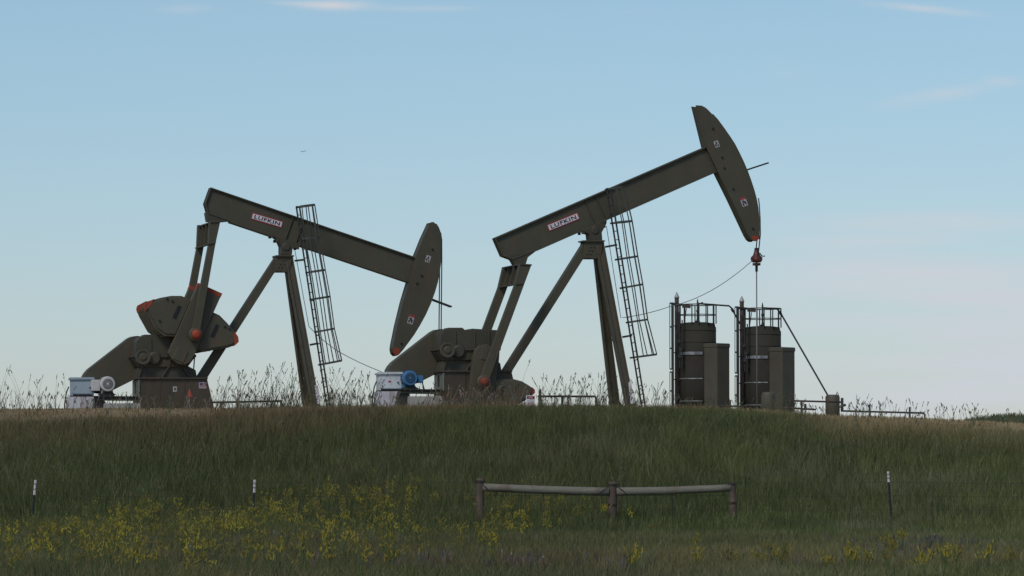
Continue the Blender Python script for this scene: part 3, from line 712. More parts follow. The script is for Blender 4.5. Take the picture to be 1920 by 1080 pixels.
    for k in range(24):
        a = 2 * PI * k / 24; d = Vector((math.cos(a), 0, math.sin(a))); b.box(c0 + Vector((0, .46, 0)) + d * .25, (.018, .25, .006), Matrix((d, Vector((0, 1, 0)), d.cross(Vector((0, 1, 0))))).transposed())
    b.box(c0 + Vector((-.16, .4, -.27)), (.05, .2, .06)); b.box(c0 + Vector((.16, .4, -.27)), (.05, .2, .06))
    mt = b.build('electric_motor', ms[0], root)
    b = MB(); b.lathe(c0 + Vector((0, -.012, 0)), (0, 1, 0), [(0, .03), (.0, .17), (.015, .185)], 24); b.build('fan_grille', ms[1], mt)
    b = MB(); b.lathe(c0 + Vector((0, -.03, 0)), (0, 1, 0), [(0, .03), (.02, .045)], 12)
    for k in range(12):
        a = 2 * PI * k / 12; d = Vector((math.cos(a), 0, math.sin(a))); b.bar(c0 + Vector((0, -.018, 0)) + d * .04, c0 + Vector((0, -.018, 0)) + d * .17, .008, .006)
    b.build('fan_hub', ms[0], mt)
    b = MB(); q0, q1 = D['jbox']; b.prism(P_([q0, (q1[0], q0[1]), q1, (q0[0], q1[1])], .3, .3), (0, .3, 0)); b.build('terminal_box', ms[0], mt, bevel=.02)
    b = MB(); sweep(b, [(mc[0] - 15, mc[1] + 18.5), (mc[0] + 16, mc[1] + 18.5), (mc[0] + 11, mc[1] + 23), (mc[0] - 10, mc[1] + 23)], .3, -.3, .3)
    sweep(b, [(mc[0] - 9, mc[1] + 14), (mc[0] + 9, mc[1] + 14), (mc[0] + 12, mc[1] + 19), (mc[0] - 12, mc[1] + 19)], .25, -.25, .25); b.build('motor_mount', M['steel'], root)
    b = MB(); e0 = P(q1[0] - 2, q1[1], .2); b.tube([e0, e0 + Vector((.06, 0, -.2)), e0 + Vector((.22, 0, -.42)), e0 + Vector((.3, 0, -.62))], .022, 6); b.build('power_conduit', M['cable'], root)
    # --- bridle, carrier bar and polished rod
    br = D['bridle']
    for w in (-.16, .16):
        b = MB(); pts = [P(x, y, .0) for x, y in br['wrap']] + [P(*br['end'], 0)]; [setattr(p, 'y', -w) for p in pts]; pts[-1].y = -w * 1.0
        b.tube(pts, .021, 6); b.build('bridle_cable', M['cable'], root)
    cx, cy = br['carrier']; c0 = P(cx, cy, 0)
    b = MB(); b.lathe(c0, (0, 0, 1), [(-.10, .06), (-.09, .16), (.0, .21), (.08, .21), (.16, .13), (.3, .085), (.42, .07)], 16); b.box(c0, (.10, .30, .06))
    b.box(c0 + Vector((0, 0, -.16)), (.12, .1, .045))
    ca = b.build('carrier_bar', M['redbrown'], root, bevel=.008)
    for s_ in (-1, 1): b = MB(); b.lathe(c0 + Vector((s_ * .08, -.21, .03)), (0, -1, 0), [(-.03, .035), (.03, .035)], 8); b.build('bolt', M['galv'], ca)
    b = MB(); b.tube([c0 + Vector((.12, 0, .24)), c0 + Vector((.2, 0, .14)), c0 + Vector((.28, 0, .12)), c0 + Vector((.31, 0, .15))], .02, 6); b.build('hook', M['cable'], ca)
    b = MB(); b.lathe(c0 + Vector((0, 0, -.42)), (0, 0, 1), [(0, .05), (.25, .05), (.27, .07)], 10); b.build('rod_clamp', M['black'], ca)
    zb = 0.05; b = MB(); b.tube([c0, Vector((c0.x, c0.y, zb))], .024, 8); b.build('polished_rod', M['rod'], root)
    # --- signal cable to the carrier bar
    b = MB(); seq = []
    for (q, w) in D['sig']: seq.append(P(*q, w))
    pts = []
    for i in range(len(seq) - 1):
        for k in range(10):
            t = k / 10; pts.append(seq[i].lerp(seq[i + 1], t) + Vector((0, 0, -D['sag'][i] * 4 * t * (1 - t))))
    pts.append(seq[-1]); b.tube(pts, .013, 5); b.build('signal_cable', M['greycable'], root)
    return fr

zg = float(gz(-8, 140)); zg2 = float(gz(3, 140))
def pz(pts, ox, oy, sc): return [(ox + x / sc, oy + y / sc) for x, y in pts]
h1 = pz([(775, 100), (790, 97), (803, 108), (815, 127), (823, 150), (827, 180), (827, 290), (820, 345), (810, 400), (795, 452), (775, 507), (750, 563), (720, 618), (690, 667), (660, 708), (635, 742), (612, 768), (600, 773), (590, 765), (585, 742), (588, 718), (608, 620), (636, 505), (668, 398), (700, 275), (738, 180)], 520, 380, 2.7)
h2 = pz([(205, 55), (240, 57), (262, 68), (280, 84), (305, 110), (335, 143), (368, 188), (402, 236), (436, 288), (465, 345), (490, 398), (512, 450), (532, 505), (550, 560), (564, 612), (573, 660), (580, 725), (581, 800), (580, 852), (566, 864), (548, 864), (532, 852), (516, 825), (420, 620), (335, 448), (265, 300), (232, 165)], 1240, 180, 3.175)
F1 = pump(dict(
    label='dark olive pump jack with horse head tipped low and counterweights raised, with white motor', ox=533, ground=zg, shift=(0, 0), yb=776, footx=.06,
    btop=((395.4, 351), (781, 482.6)), bbot=[(768, 528), (431.5, 415), (390, 400.5), (384.5, 381)], stiff=(.405, .455),
    plate=((473.7, 398), (531.6, 415), (527.8, 428), (472.0, 410.5)),
    head=h1, head_front=(2, 17), tip=pz([(590, 738), (603, 733), (617, 742), (622, 754), (612, 768), (600, 773), (590, 765)], 520, 380, 2.7),
    hbolts=pz([(785, 236), (731, 369), (707, 409), (628, 713)], 520, 380, 2.7), st1=(802.6, 485.5), st2=(770.5, 599), hang=math.radians(-17),
    guard=((805, 560), (845, 575)),
    saddle=[(510, 441), (521, 449), (527, 462), (527, 478), (547.6, 478), (548.6, 466), (561, 464), (566, 458)], saddle_c=(537, 463), saddle_bolts=[(511, 443), (520, 451), (558, 465)],
    ptop=((517, 478.5), (551, 478.5)), gusset=[(517, 481), (549, 481), (542, 510), (514.6, 510)],
    leg_far=((533, 484), (545, 484), (569, 756), (582, 756)), leg_near=((535.5, 484), (549, 480), (585, 757), (599.6, 757)),
    brace=[(517, 481), (520, 503), (387, 711), (367, 711)], legmark=((593, 722), (597, 757)),
    rails=(((555.5, 387), (611, 751)), ((561.5, 387), (616.5, 747))),
    hoops=[((559, 388), (590, 384)), ((563.5, 448.5), (599.6, 445)), ((575.5, 511), (610, 506)), ((583, 561.5), (619, 556)), ((592, 622.6), (627, 616)), ((599.6, 684), (641, 676))],
    brackets=[((552.6, 489), (570, 487)), ((581, 646.7), (597, 643.7))],
    eq=dict(block=[(386, 398), (389, 415), (407, 417), (431.5, 414.5), (412, 407)], end=((394, 415.5), (413.5, 414), (405, 456), (390, 459))),
    pit=((393, 414), (413.5, 414), (404, 458), (391, 459), (374, 628), (358.5, 628)), pin=(367.5, 627),
    shaft=(343, 668), axis=(.407, -.911), tipmat='orange', lefttip=True, motor=(202.4, 720), mmats=(M['motorwhite'], M['motorgrey']), jbox=((172, 712), (188, 733)),
    bridle=dict(wrap=[(824, 436), (826.2, 450), (826.4, 487)], end=(824, 735), carrier=(824, 742)),
    sig=[((553, 470), .4), ((579, 612), .9), ((636, 660), .5), ((710, 695), 0), ((824, 742), 0)], sag=[0, .06, .03, .05]))
F2 = pump(dict(
    label='dark olive pump jack with horse head raised high and counterweights lowered, with blue motor', ox=1115, ground=zg2, shift=(571, -13), yb=776, footx=.06,
    btop=((928, 446), (1326, 274)), bbot=[(1345, 320), (1006.3, 468.6), (962, 487), (942.8, 480)], stiff=(.425, .475),
    plate=((1025.8, 421.7), (1083.4, 398.4), (1086.5, 410.5), (1030, 434.4)),
    head=h2, head_front=(4, 18), tip=pz([(533, 832), (580, 834), (580, 852), (566, 864), (555, 862), (542, 850)], 1240, 180, 3.175),
    hbolts=pz([(307, 194), (362, 366), (375, 428), (428, 553), (545, 790)], 1240, 180, 3.175), st1=(1343.8, 270), st2=(1394.8, 378.5), hang=math.radians(21),
    guard=((1399, 319), (1438.5, 306)),
    saddle=pz([(745, 358), (790, 382), (795, 425), (886, 428), (881, 370), (915, 305), (912, 270)], 900, 340, 3.856), saddle_c=(1116, 432), saddle_bolts=pz([(745, 372), (898, 325), (905, 290)], 900, 340, 3.856),
    ptop=((1093, 450.5), (1133.6, 450.5)), gusset=[(1096, 453), (1131, 453), (1126, 485), (1093, 485)],
    leg_far=((1113, 456), (1124, 456), (1146, 758), (1163, 758)), leg_near=((1117, 456), (1132, 452), (1175, 758), (1189.5, 758)),
    brace=[(1096, 453), (1103, 471), (959.5, 697), (942, 697)], legmark=((1181, 716), (1185, 757)),
    rails=(((1137.5, 353), (1202, 755)), ((1145, 353), (1208, 751)),),
    hoops=[((1138, 355), (1170, 350)), ((1148, 418), (1185, 414.7)), ((1157, 486.5), (1195.6, 480.6)), ((1166, 540), (1205, 533)), ((1177.5, 604.5), (1214, 599)), ((1185, 670.7), (1231.5, 664.4))],
    brackets=[((1134.7, 463), (1157, 459)), ((1167, 632), (1185, 629))],
    eq=dict(block=[(944, 479), (959, 486), (966, 498), (985, 498), (990, 482.5), (1006, 470)], end=((975, 494), (997, 495.6), (983, 532), (967, 534))),
    pit=((975, 494), (997, 495.6), (983.5, 532), (966, 533), (915, 718), (899, 714)), pin=(908, 716),
    shaft=(908, 662), axis=(-.127, .992), tipmat='pinkred', lefttip=False, motor=(769.5, 709), mmats=(M['blue'], M['bluedark']), jbox=((784, 704), (794, 718)),
    bridle=dict(wrap=[(1419.5, 372), (1421, 384), (1422.6, 410), (1423, 440)], end=(1419, 480), carrier=(1418.5, 487)),
    sig=[((1137, 424), .4), ((1164, 596), 1.0), ((1255, 575), .5), ((1410, 489), .1), ((1418.5, 487), 0)], sag=[0, .05, .25, 0]))

# ------------------------------------------------------------------ control cabinets
def cabinet(px, dy, mats, label, lidw, pick):
    x0, x1 = px; fr = Frame('control_cabinet', (x0 + x1) / 2, 138.6, float(gz(-10, 138.6)), ANG * .4); r = fr.root
    tag(r, label, 'cabinet', 'control cabinets beside the motors')
    def sw(b, pts, w0, w1, mi=0): b.prism(fr.poly(pts, .4, w0), (0, -(w1 - w0), 0), mi)
    b = MB(); sw(b, [(x0 + 3, 711 + dy), (x1, 711 + dy), (x1, 742 + dy), (x0 + 3, 742 + dy)], -.35, .4); b.build('cabinet_body', mats[0], r, bevel=.01)
    b = MB(); sw(b, [(x0, 710 + dy), (x0 + 3, 707.5 + dy), (x1 + lidw - 2, 707.5 + dy), (x1 + lidw, 711.5 + dy), (x0, 712 + dy)], -.42, .47); b.build('lid', mats[0], r, bevel=.006)
    b = MB(); sw(b, [(x0 + 6, 714 + dy), (x1 - 3, 714 + dy), (x1 - 3, 738 + dy), (x0 + 6, 738 + dy)], .4, .412); d = b.build('door', mats[0], r, bevel=.004)
    b = MB(); sw(b, [(x0 + 9, 739 + dy), (x1 - 3, 739 + dy), (x1 - 3, 742.5 + dy), (x0 + 9, 742.5 + dy)], .395, .42); b.build('louvre', M['black'], r)
    b = MB(); b.lathe(fr.p(x1 - 7, 727 + dy, .4, .42), (0, -1, 0), [(0, .03), (.04, .03)], 8); b.build('handle', M['steel'], d)
    if pick:
        b = MB(); sw(b, [(x1 - 25, 724 + dy), (x1 - 20, 724 + dy), (x1 - 20, 727 + dy), (x1 - 25, 727 + dy)], .412, .418); b.build('label_plate', M['signred'], d)
    b = MB(); sw(b, [(x0 - 1, 744 + dy), (x1 + 2, 744 + dy), (x1 + 3, 779), (x0 - 2, 779)], -.4, .45); b.build('plinth', M['speckle'], r, bevel=.01)
    b = MB(); sw(b, [(x0 + 2, 742 + dy), (x1, 742 + dy), (x1, 744.5 + dy), (x0 + 2, 744.5 + dy)], -.3, .38); b.build('gasket', M['steel'], r)
    b = MB(); e = fr.p(x0 + 1, 725 + dy, .2); b.tube([e, e + Vector((-.08, 0, -.2)), e + Vector((-.14, 0, -.6)), Vector((e.x - .15, e.y, .0))], .022, 6); b.build('conduit', M['cable'], r)
cabinet((128, 176), 0, (M['grey'],), 'grey blue metal control cabinet on a chipped plinth beside the white motor', 2, False)
cabinet((705, 753), -10, (M['white'],), 'white metal control cabinet with small red plate beside the blue motor', 4, True)

# pin flag in front of the left base
fr = Frame('marker_flag', 355.5, 131.5, float(gz(-10.6, 131.5)), 0)
tag(fr.root, 'small orange pin flag on a thin wire stake before the left pump base', 'flag')
b = MB(); b.tube([fr.p(355, 729, 0), Vector((fr.p(355, 765, 0).x, 0, -.15))], .006, 5); b.build('stake', M['galv'], fr.root)
b = MB(); b.prism(fr.poly([(355, 729), (361, 743), (358, 744.5), (351.5, 743), (352.5, 736)], 0), (0, .006, 0)); b.build('flag_cloth', M['orange'], fr.root)

# danger sign by the right pump
fr = Frame('danger_sign', 995, 132.4, float(gz(.6, 132.4)), 0)
tag(fr.root, 'small white danger sign with red oval header beside the lowered counterweight', 'sign')
def sq(b, x0, y0, x1, y1, w, t=.006, mi=0): b.prism(fr.poly([(x0, y0), (x1, y0), (x1, y1), (x0, y1)], 0, w), (0, t, 0), mi)
b = MB(); sq(b, 986.5, 741.5, 1003.5, 764, 0, .02); pn = b.build('sign_panel', M['label'], fr.root)
b = MB(); sq(b, 988, 743, 1002, 747.6, .006); b.build('header', M['black'], pn)
b = MB(); c0 = fr.p(995, 745.3, 0, .012); pts = [c0 + Vector((math.cos(a) * .095, 0, math.sin(a) * .038)) for a in [2 * PI * k / 20 for k in range(20)]]; b.prism(pts, (0, .004, 0)); b.build('oval', M['signred'], pn)
text_mesh('lettering', 'DANGER', (.14, .036), M['label'], pn, c0 + Vector((0, -.003, 0)), (1, 0, 0), (0, 0, 1), .001)
b = MB()
for i, (x0, x1) in enumerate([(993, 1001), (989, 993), (994, 1001.5), (989, 1000)]): sq(b, x0, 749.4 + i * 1.7, x1, 750.0 + i * 1.7, .004)
b.build('small_print', M['ink'], pn)
b = MB(); sq(b, 989, 756.5, 1001, 757.3, .004); b.build('footer', M['signred'], pn)
b = MB()
for x in (987.5, 1002.5): e = fr.p(x, 744, -.02); b.tube([e, Vector((e.x, e.y, 0))], .012, 6)
b.build('stake', M['rustpipe'], fr.root)

# ------------------------------------------------------------------ heater treaters
def treater():
    Y = 158.0; fr = Frame('heater_treater', 1308, Y, float(gz(7.4, Y)), 0); r = fr.root; s = F / Y
    def P(px, py, w=0, wp=None): return fr.p(px, py, w, wp)
    zt = lambda py: P(1308, py).z
    b = MB(); c = Vector((0, 0, 0)); zs, zc2 = zt(614), zt(605.5); R = .735
    b.lathe((0, 0, -.1), (0, 0, 1), [(0, R), (zt(700) + .1, R), (zt(613.5) + .1, R), (zt(613.5) + .1, R - .03), (zt(606.5) + .1, R - .05), (zt(604.6) + .1, R * .55), (zt(604.2) + .1, .08)], 48)
    sh = b.build('vessel_shell', M['shell'], r)
    b = MB(); b.lathe((0, 0, -.05), (0, 0, 1), [(0, R + .012), (zt(668) + .05, R + .012)], 48); b.build('lower_jacket', M['tankbrown'], r)
    b = MB()
    for py in (621, 643): b.lathe((0, 0, zt(py)), (0, 0, 1), [(0, R + .006), (.015, R + .012), (.03, R + .006)], 48)
    b.build('seam', M['shell'], sh)
    for k, (y0, y1) in enumerate(((660.5, 666), (709.6, 711.4), (751.6, 753.2))):
        b = MB(); n = 14; a0, a1 = math.radians(198), math.radians(282); z0_, z1_ = zt(y1), zt(y0)
        for i in range(n):
            p, q = a0 + (a1 - a0) * i / n, a0 + (a1 - a0) * (i + 1) / n; vs = []
            for a in (p, q):
                for rr in (R + .012, R + .03):
                    for z in (z0_, z1_): vs.append((rr * math.cos(a), rr * math.sin(a), z))
            b.add(vs, [(0, 1, 3, 2), (4, 6, 7, 5), (0, 4, 5, 1), (2, 3, 7, 6), (0, 2, 6, 4), (1, 5, 7, 3)])
        b.build('band', M['galv'], r)
    # firebox housing with its corner towards the road
    cc = P(1344, 700, .75); zt2 = P(1344, 644, .75).z; h = .355; R45 = Matrix.Rotation(math.radians(43), 3, 'Z')
    b = MB(); b.box((cc.x, cc.y, zt2 / 2), (h, h, zt2 / 2), R45); b.box((cc.x, cc.y, zt2 - .09), (h + .02, h + .02, .075), R45)
    hs = b.build('housing', M['tanktan'], r, bevel=.02)
    b = MB(); q = P(1334, 662, .95); b.lathe((q.x, q.y, q.z), (-.68, -.73, 0), [(-.1, .07), (.04, .07), (.04, .03)], 10); b.build('port', M['black'], hs)
    # flue stack with conical cap
    q = P(1269, 600, .35); zst = P(1269, 558, .35).z
    b = MB(); b.lathe((q.x, q.y, 0), (0, 0, 1), [(0, .085), (zst, .085)], 18); st = b.build('flue_stack', M['rustpipe'], r)
    b = MB(); b.lathe((q.x, q.y, zst - .02), (0, 0, 1), [(0, .10), (.04, .10), (.24, .012)], 18); b.build('cone_cap', M['cone'], st)
    # ladder with back cage
    b = MB(); top, bot = P(1262, 568, .5).z, 0; xl, yl = P(1262, 600, .5).x, -.5
    for dy in (-.22, .22): b.bar((xl, yl + dy, 0), (xl, yl + dy, top), .05, .03)
    for k in range(int(top / .3)): b.tube([(xl, yl - .22, .2 + .3 * k), (xl, yl + .22, .2 + .3 * k)], .012, 5)
    ld = b.build('ladder', M['steel'], r)
    b = MB(); ringz = [P(1260, y, .5).z for y in (568.5, 613, 653, 692)]; ringz2 = [P(1260, y, .5).z for y in (697.5, 733, 762)]
    def ring(z):
        pts = [Vector((xl - .13 * math.sin(a), yl + .25 * math.cos(a), z)) for a in [PI * k / 8 for k in range(9)]]
        for i in range(8): b.bar(pts[i], pts[i + 1], .05, .014, (0, 0, 1) if False else (pts[i + 1] - pts[i]).cross(Vector((0, 0, 1))))
        return pts
    for zz in (ringz, ringz2):
        rr = [ring(z) for z in zz]
        for k in (1, 4, 7):
            for i in range(len(rr) - 1): b.bar(rr[i][k], rr[i + 1][k], .03, .012)
    b.build('safety_cage', M['steel'], ld)
    for y_ in (612, 662, 712): b = MB(); z = zt(y_); b.bar((xl, yl, z), (-.6, -.3, z), .04, .04); b.build('ladder_bracket', M['steel'], ld)
    # platform railing round the head
    b = MB(); Rr = .735; zr = [zt(571.5), zt(590.5)]
    for z in zr:
        b.tube([(Rr * math.cos(a), Rr * math.sin(a), z) for a in [2 * PI * k / 28 for k in range(28)]], .024 if z == zr[0] else .02, 6, close=True)
    for a in (0, 25, 60, 95, 130, 160, 200, 222, 250, 272, 300, 325):
        a = math.radians(a); b.bar((Rr * math.cos(a), Rr * math.sin(a), zt(607)), (Rr * math.cos(a), Rr * math.sin(a), zr[0]), .045, .04)
    b.bar((xl, yl, zr[0] + .03), (-.62, -.4, zr[0]), .06, .03); b.bar((xl, yl + .3, zr[0]), (-.5, .5, zr[0]), .05, .03)
    rl = b.build('railing', M['steel'], r)
    b = MB(); b.prism(fr.poly([(1279, 570.5), (1295, 571.5), (1295, 578), (1279, 577)], .62), (0, .02, 0)); b.bar(P(1287, 578, .62), P(1283, 607, .5), .035, .03); b.build('gate_plate', M['brown'], rl)
    b = MB(); b.lathe((0, -.1, zt(606)), (0, 0, 1), [(0, .07), (.08, .10), (.11, .05), (.2, .035), (.42, .035), (.44, .055), (.52, .055), (.54, .035), (.84, .035), (.97, .01)], 12); b.build('relief_valve', M['steel'], r)
    b = MB()
    for x, y0, y1 in ((1274, 585, 690), (1279, 600, 690)):
        p, q = P(x, y0, .72), P(x, y1, .72); b.tube([p, q], .025, 6)
    for x, y in ((1273, 640), (1276, 655), (1274, 668)): b.box(P(x, y, .78), (.05, .05, .06))
    b.build('side_pipe', M['steel'], r)
    return fr
T1 = treater()
tag(T1.root, 'dark brown railed vessel standing nearest the caged ladder, other vessel further from it', 'tank', 'heater treaters')
T2 = copy_tree(T1.root); dxm = 121.8 * 158 / F; T2.location = T1.root.location + Vector((dxm, 0, -.155))
T2['label'] = 'dark brown railed vessel behind the thin hanging rod, pipe sloping down from its top'
T2.rotation_euler.z = 0

def wp(px, py, Y): return W(px, py, Y)
def thing_tubes(name, label, cat, base, parts, group=None):
    r = empty(name, base); tag(r, label, cat, group)
    for (pn, mat, segs) in parts:
        b = MB()
        for (pts, rad) in segs: b.tube([Vector(p) - Vector(base) for p in pts], rad, 8)
        b.build(pn, mat, r)
    return r
a = W(1308, 571, 158.0); base = Vector((a.x, a.y, a.z))
thing_tubes('vapor_pipe', 'thin dark overhead pipe running from the first treater top across to the second', 'pipe', base,
            [('pipe_run', M['steel'], [([W(1308, 569, 157.9), W(1341, 571.6, 157.9), W(1367, 573.5, 157.9), W(1371, 577, 157.9), W(1386, 604, 157.9), W(1392, 613, 157.9)], .034)]),
             ('pipe_fitting', M['black'], [([W(1372, 578.5, 157.9), W(1375, 584.5, 157.9)], .055), ([W(1316, 566.5, 157.9), W(1317, 571, 157.9)], .04)])])
thing_tubes('drain_pipe', 'long dark pipe sloping from the second treater top down to the small tank', 'pipe', W(1552, 770, 157.6),
            [('pipe_run', M['steel'], [([W(1430, 577, 157.8), W(1457, 579.5, 157.8), W(1463, 586, 157.8), W(1552, 741, 157.6), W(1556, 745, 157.6)], .034)]),
             ('pipe_fitting', M['black'], [([W(1461, 583, 157.8), W(1465, 590, 157.8)], .05)])])
def small_tank(px0, px1, pt, Y, label, mat):
    c = W((px0 + px1) / 2, pt, Y); z = float(gz(c.x, Y)); r = (px1 - px0) / 2 * Y / F; h = c.z - z
    root = empty('small_tank', (c.x, Y, z)); tag(root, label, 'tank', 'small tanks on the pad')
    b = MB(); b.lathe((0, 0, -.05), (0, 0, 1), [(0, r), (h - .10 + .05, r), (h - .03 + .05, r * .9), (h + .05, r * .68), (h + .052, .02)], 28); b.build('tank_shell', mat, root)
    return root, r, h
small_tank(1427.5, 1454, 735, 154.0, 'short khaki round topped tank standing before the second treater', M['tanktan'])
t, r, h = small_tank(1547.5, 1574.5, 740, 157.4, 'short concrete coloured tank at the foot of the sloping pipe', M['concrete'])
b = MB(); b.tube([(r * .45, -.1, h - .02), (r * .62, -.1, h + .11), (r * .8, -.1, h - .02)], .02, 6); b.build('lifting_eye', M['steel'], t)
for c in kids(t):
    if c.name.startswith('tank_shell'): c.data.materials[0] = M['tanktan']

def pipe_rail(name, label, Y, rails, posts, group, mat=None, extra=()):
    pts = [W(*p, Y) for run in rails for p in run]; bx = pts[0].x; z = float(gz(bx, Y)); base = Vector((bx, Y, z))
    r = empty(name, base); tag(r, label, 'pipe rail', group)
    for run in rails:
        b = MB(); b.tube([W(*p, Y) - base for p in run], .036, 8); b.build('rail', mat or M['rustpipe'], r)
    for (x, y0) in posts:
        b = MB(); p = W(x, y0, Y); b.tube([p - base, Vector((p.x, Y, float(gz(p.x, Y)) - .1)) - base], .04, 8); b.build('post', mat or M['rustpipe'], r)
    for (pn, seg, rad) in extra:
        b = MB(); b.tube([W(*p, Y) - base for p in seg], rad, 8); b.build(pn, M['steel'], r)
pipe_rail('pipe_rail', 'low pipe rail running forward from the left pump base to its post', 143, [[(400, 754.5), (528, 752)]], [(414, 755), (527, 752)], 'low pipe rails on the pad')
pipe_rail('pipe_rail', 'low rusty pipe rail to the right of the danger sign', 141, [[(1008, 743), (1115, 743.4), (1117.5, 746)]], [(1013, 730), (1054, 744), (1117.5, 745)], 'low pipe rails on the pad')
pipe_rail('pipe_rail', 'low pipe rail between the second treater and the small end tank', 156, [[(1486, 751.5), (1579, 754)]], [(1503, 752)], 'low pipe rails on the pad',
          extra=[('riser', [(1579, 746), (1579, 772)], .055), ('valve', [(1579, 760), (1586, 759.5)], .05), ('hand_wheel', [(1508, 762), (1512, 762)], .10)])
pipe_rail('pipe_rail', 'long very low pipe along the ground at the right end of the pad', 154, [[(1578, 770.5), (1731, 774.4), (1734, 777), (1734, 786)]], [(1630.5, 758), (1705.7, 763)], 'low pipe rails on the pad', M['steel'])
pipe_rail('pipe_rail', 'rusty pipe lying by the foot of the second treater housing', 153, [[(1466, 764), (1530, 768)], [(1352, 761), (1400, 762)]], [(1369, 750)], 'low pipe rails on the pad')

# ------------------------------------------------------------------ fence in front
YF = 95.0
def ground_pt(px, Y): x = (px - 960) * Y / F; return Vector((x, Y, float(gz(x, Y))))
tops = {}
for (pt, pb, label, wh) in (((66.5, 900), (59, 994), 'steel fence stake with white tip leaning at the far left among yellow flowers', 28), ((477.5, 899.5), (474, 986), 'upright steel fence stake with white tip behind the thickest yellow flowers', 24),
                            ((1665, 884), (1673, 1000), 'steel fence stake with white tip to the right of the timber brace', 20)):
    p0, p1 = W(*pt, YF), W(*pb, YF); d = (p1 - p0).normalized(); p1 = p0 + d * ((p0.z - float(gz(p1.x, YF))) / -d.z + .25) if d.z else p1
    r = empty('fence_stake', (p1.x, YF, float(gz(p1.x, YF)))); tag(r, label, 'fence stake', 'steel stakes of the wire fence'); o = r.location.copy()
    wt = p0 + d * (wh * YF / F)
    b = MB(); b.bar(wt - o, p1 - o, .05, .008, (0, 1, 0)); b.bar(wt - o, p1 - o, .008, .045, (0, 1, 0))
    n = int((p1 - wt).length / .09)
    for k in range(n): b.box(wt.lerp(p1, (k + .5) / n) - o + Vector((0, -.024, 0)), (.014, .008, .012))
    b.build('stake_shaft', paint('green_black_stake', (.028, .04, .042), (.02, .03, .032), rough=.5) if 'green_black_stake' not in bpy.data.materials else bpy.data.materials['green_black_stake'], r)
    b = MB(); b.bar(p0 - o, wt - o, .052, .010, (0, 1, 0)); b.bar(p0 - o, wt - o, .010, .047, (0, 1, 0)); b.build('white_tip', M['label'], r)
    for t in (.25, .6): b = MB(); q = p0.lerp(wt, t) - o; b.box(q + Vector((0, -.012, 0)), (.028, .014, .006)); b.build('wire_clip', M['steel'], r)
# timber brace
base = ground_pt(1148, YF); r = empty('timber_brace', base); tag(r, 'three brown timber posts joined by two grey round rails in the front fence', 'fence brace')
for (px, pt, rad, tilt) in ((900.5, 897, .098, 0), (1149, 904, .108, .5), (1373, 905, .092, -1)):
    p0 = W(px, pt, YF); p1 = Vector((p0.x - tilt * .02, YF, float(gz(p0.x, YF)) - .2)); b = MB()
    pts = [p1.lerp(p0, t) - base for t in (0, .3, .6, .93, 1)]
    b.tube(pts, rad, 20, r1=rad * .93); b.build('post', M['postwood'], r)
for (q0, q1, r0, r1) in (((905, 913.5), (1142, 922), .092, .10), ((1156, 922), (1371, 914.5), .10, .085)):
    p0, p1 = W(*q0, YF - .02), W(*q1, YF - .02); b = MB()
    pts = [p0.lerp(p1, t) - base + Vector((0, 0, -.015 * math.sin(PI * t) + random.uniform(-.004, .004))) for t in [k / 8 for k in range(9)]]
    b.tube(pts, r0, 20, r1=r1); b.build('rail', M['railwood'], r)
b = MB()
def loop(c, rad, sq_=1.0, tilt=0):
    pts = [Vector((rad * math.cos(a) + 0, rad * sq_ * math.sin(a), tilt * math.cos(a))) + c for a in [2 * PI * k / 16 for k in range(16)]]
    b.tube(pts, .007, 5, close=True)
for px, py, rad in ((900.5, 903, .115), (1149, 909, .125), (1149, 947, .125), (1373, 907, .11), (1373, 943, .11)):
    c = W(px, py, YF) - base; loop(c, rad, 1, .01); loop(c + Vector((0, 0, .02)), rad, 1, -.012)
for px0, py0, px1, py1 in ((1140, 914, 1122, 927), (1157, 912, 1176, 927), (905, 908, 918, 922)):
    b.tube([W(px0, py0, YF - .13) - base, W((px0 + px1) / 2, (py0 + py1) / 2 - 1, YF - .14) - base, W(px1, py1, YF - .10) - base], .009, 5)
for px in (1019, 1260): b.tube([W(px, 922, YF) - base, W(px + .8, 950, YF) - base, W(px + 3, 1000, YF) - base], .010, 5)
b.build('tie_wire', M['cable'], r)
# wire strands between the posts and stakes
base = ground_pt(1148, YF); r = empty('fence_wire', base); tag(r, 'faint rusty wire strands strung between the timber posts and steel stakes', 'fence wire')
xs_ = [-700, -340, 62, 476, 900, 1149, 1373, 1668, 2100, 2500]
for hh in (.98, .66, .34):
    b = MB(); pts = []
    for i in range(len(xs_) - 1):
        for k in range(8):
            px = xs_[i] + (xs_[i + 1] - xs_[i]) * k / 8; t = k / 8; g = ground_pt(px, YF + .03)
            g0 = ground_pt(xs_[i], YF + .03).z * (1 - t) + ground_pt(xs_[i + 1], YF + .03).z * t
            pts.append(Vector((g.x, YF + .03, g0 + hh - .05 * t * (1 - t) * 2)) - base)
    b.tube(pts, .0036, 4); b.build('strand', M['rustpipe'], r)

# ------------------------------------------------------------------ two birds far off
for i, (px, py, Y, sp, lb) in enumerate(((566.4, 284.6, 320, .16, 'tiny dark bird gliding in the open sky, the larger of two specks'), (571.8, 283.6, 350, .13, 'tiny dark bird in the open sky, the fainter speck to the right'))):
    c = W(px, py, Y); r = empty('bird', c); tag(r, lb, 'bird', 'distant birds in the sky')
    b = MB(); b.lathe((0, -.1, 0), (0, 1, 0), [(0, .008), (.03, .022), (.10, .034), (.16, .022), (.22, .006), (.28, .02)], 10)
    b.build('body', M['black'], r)
    for s_ in (-1, 1):
        b = MB(); b.prism([Vector((0, -.04, .01)), Vector((s_ * sp * .5, -.07, .05)), Vector((s_ * sp, .01, .03)), Vector((s_ * sp * .55, .03, .045)), Vector((0, .05, .01))], (0, 0, .006)); b.build('wing', M['black'], r)

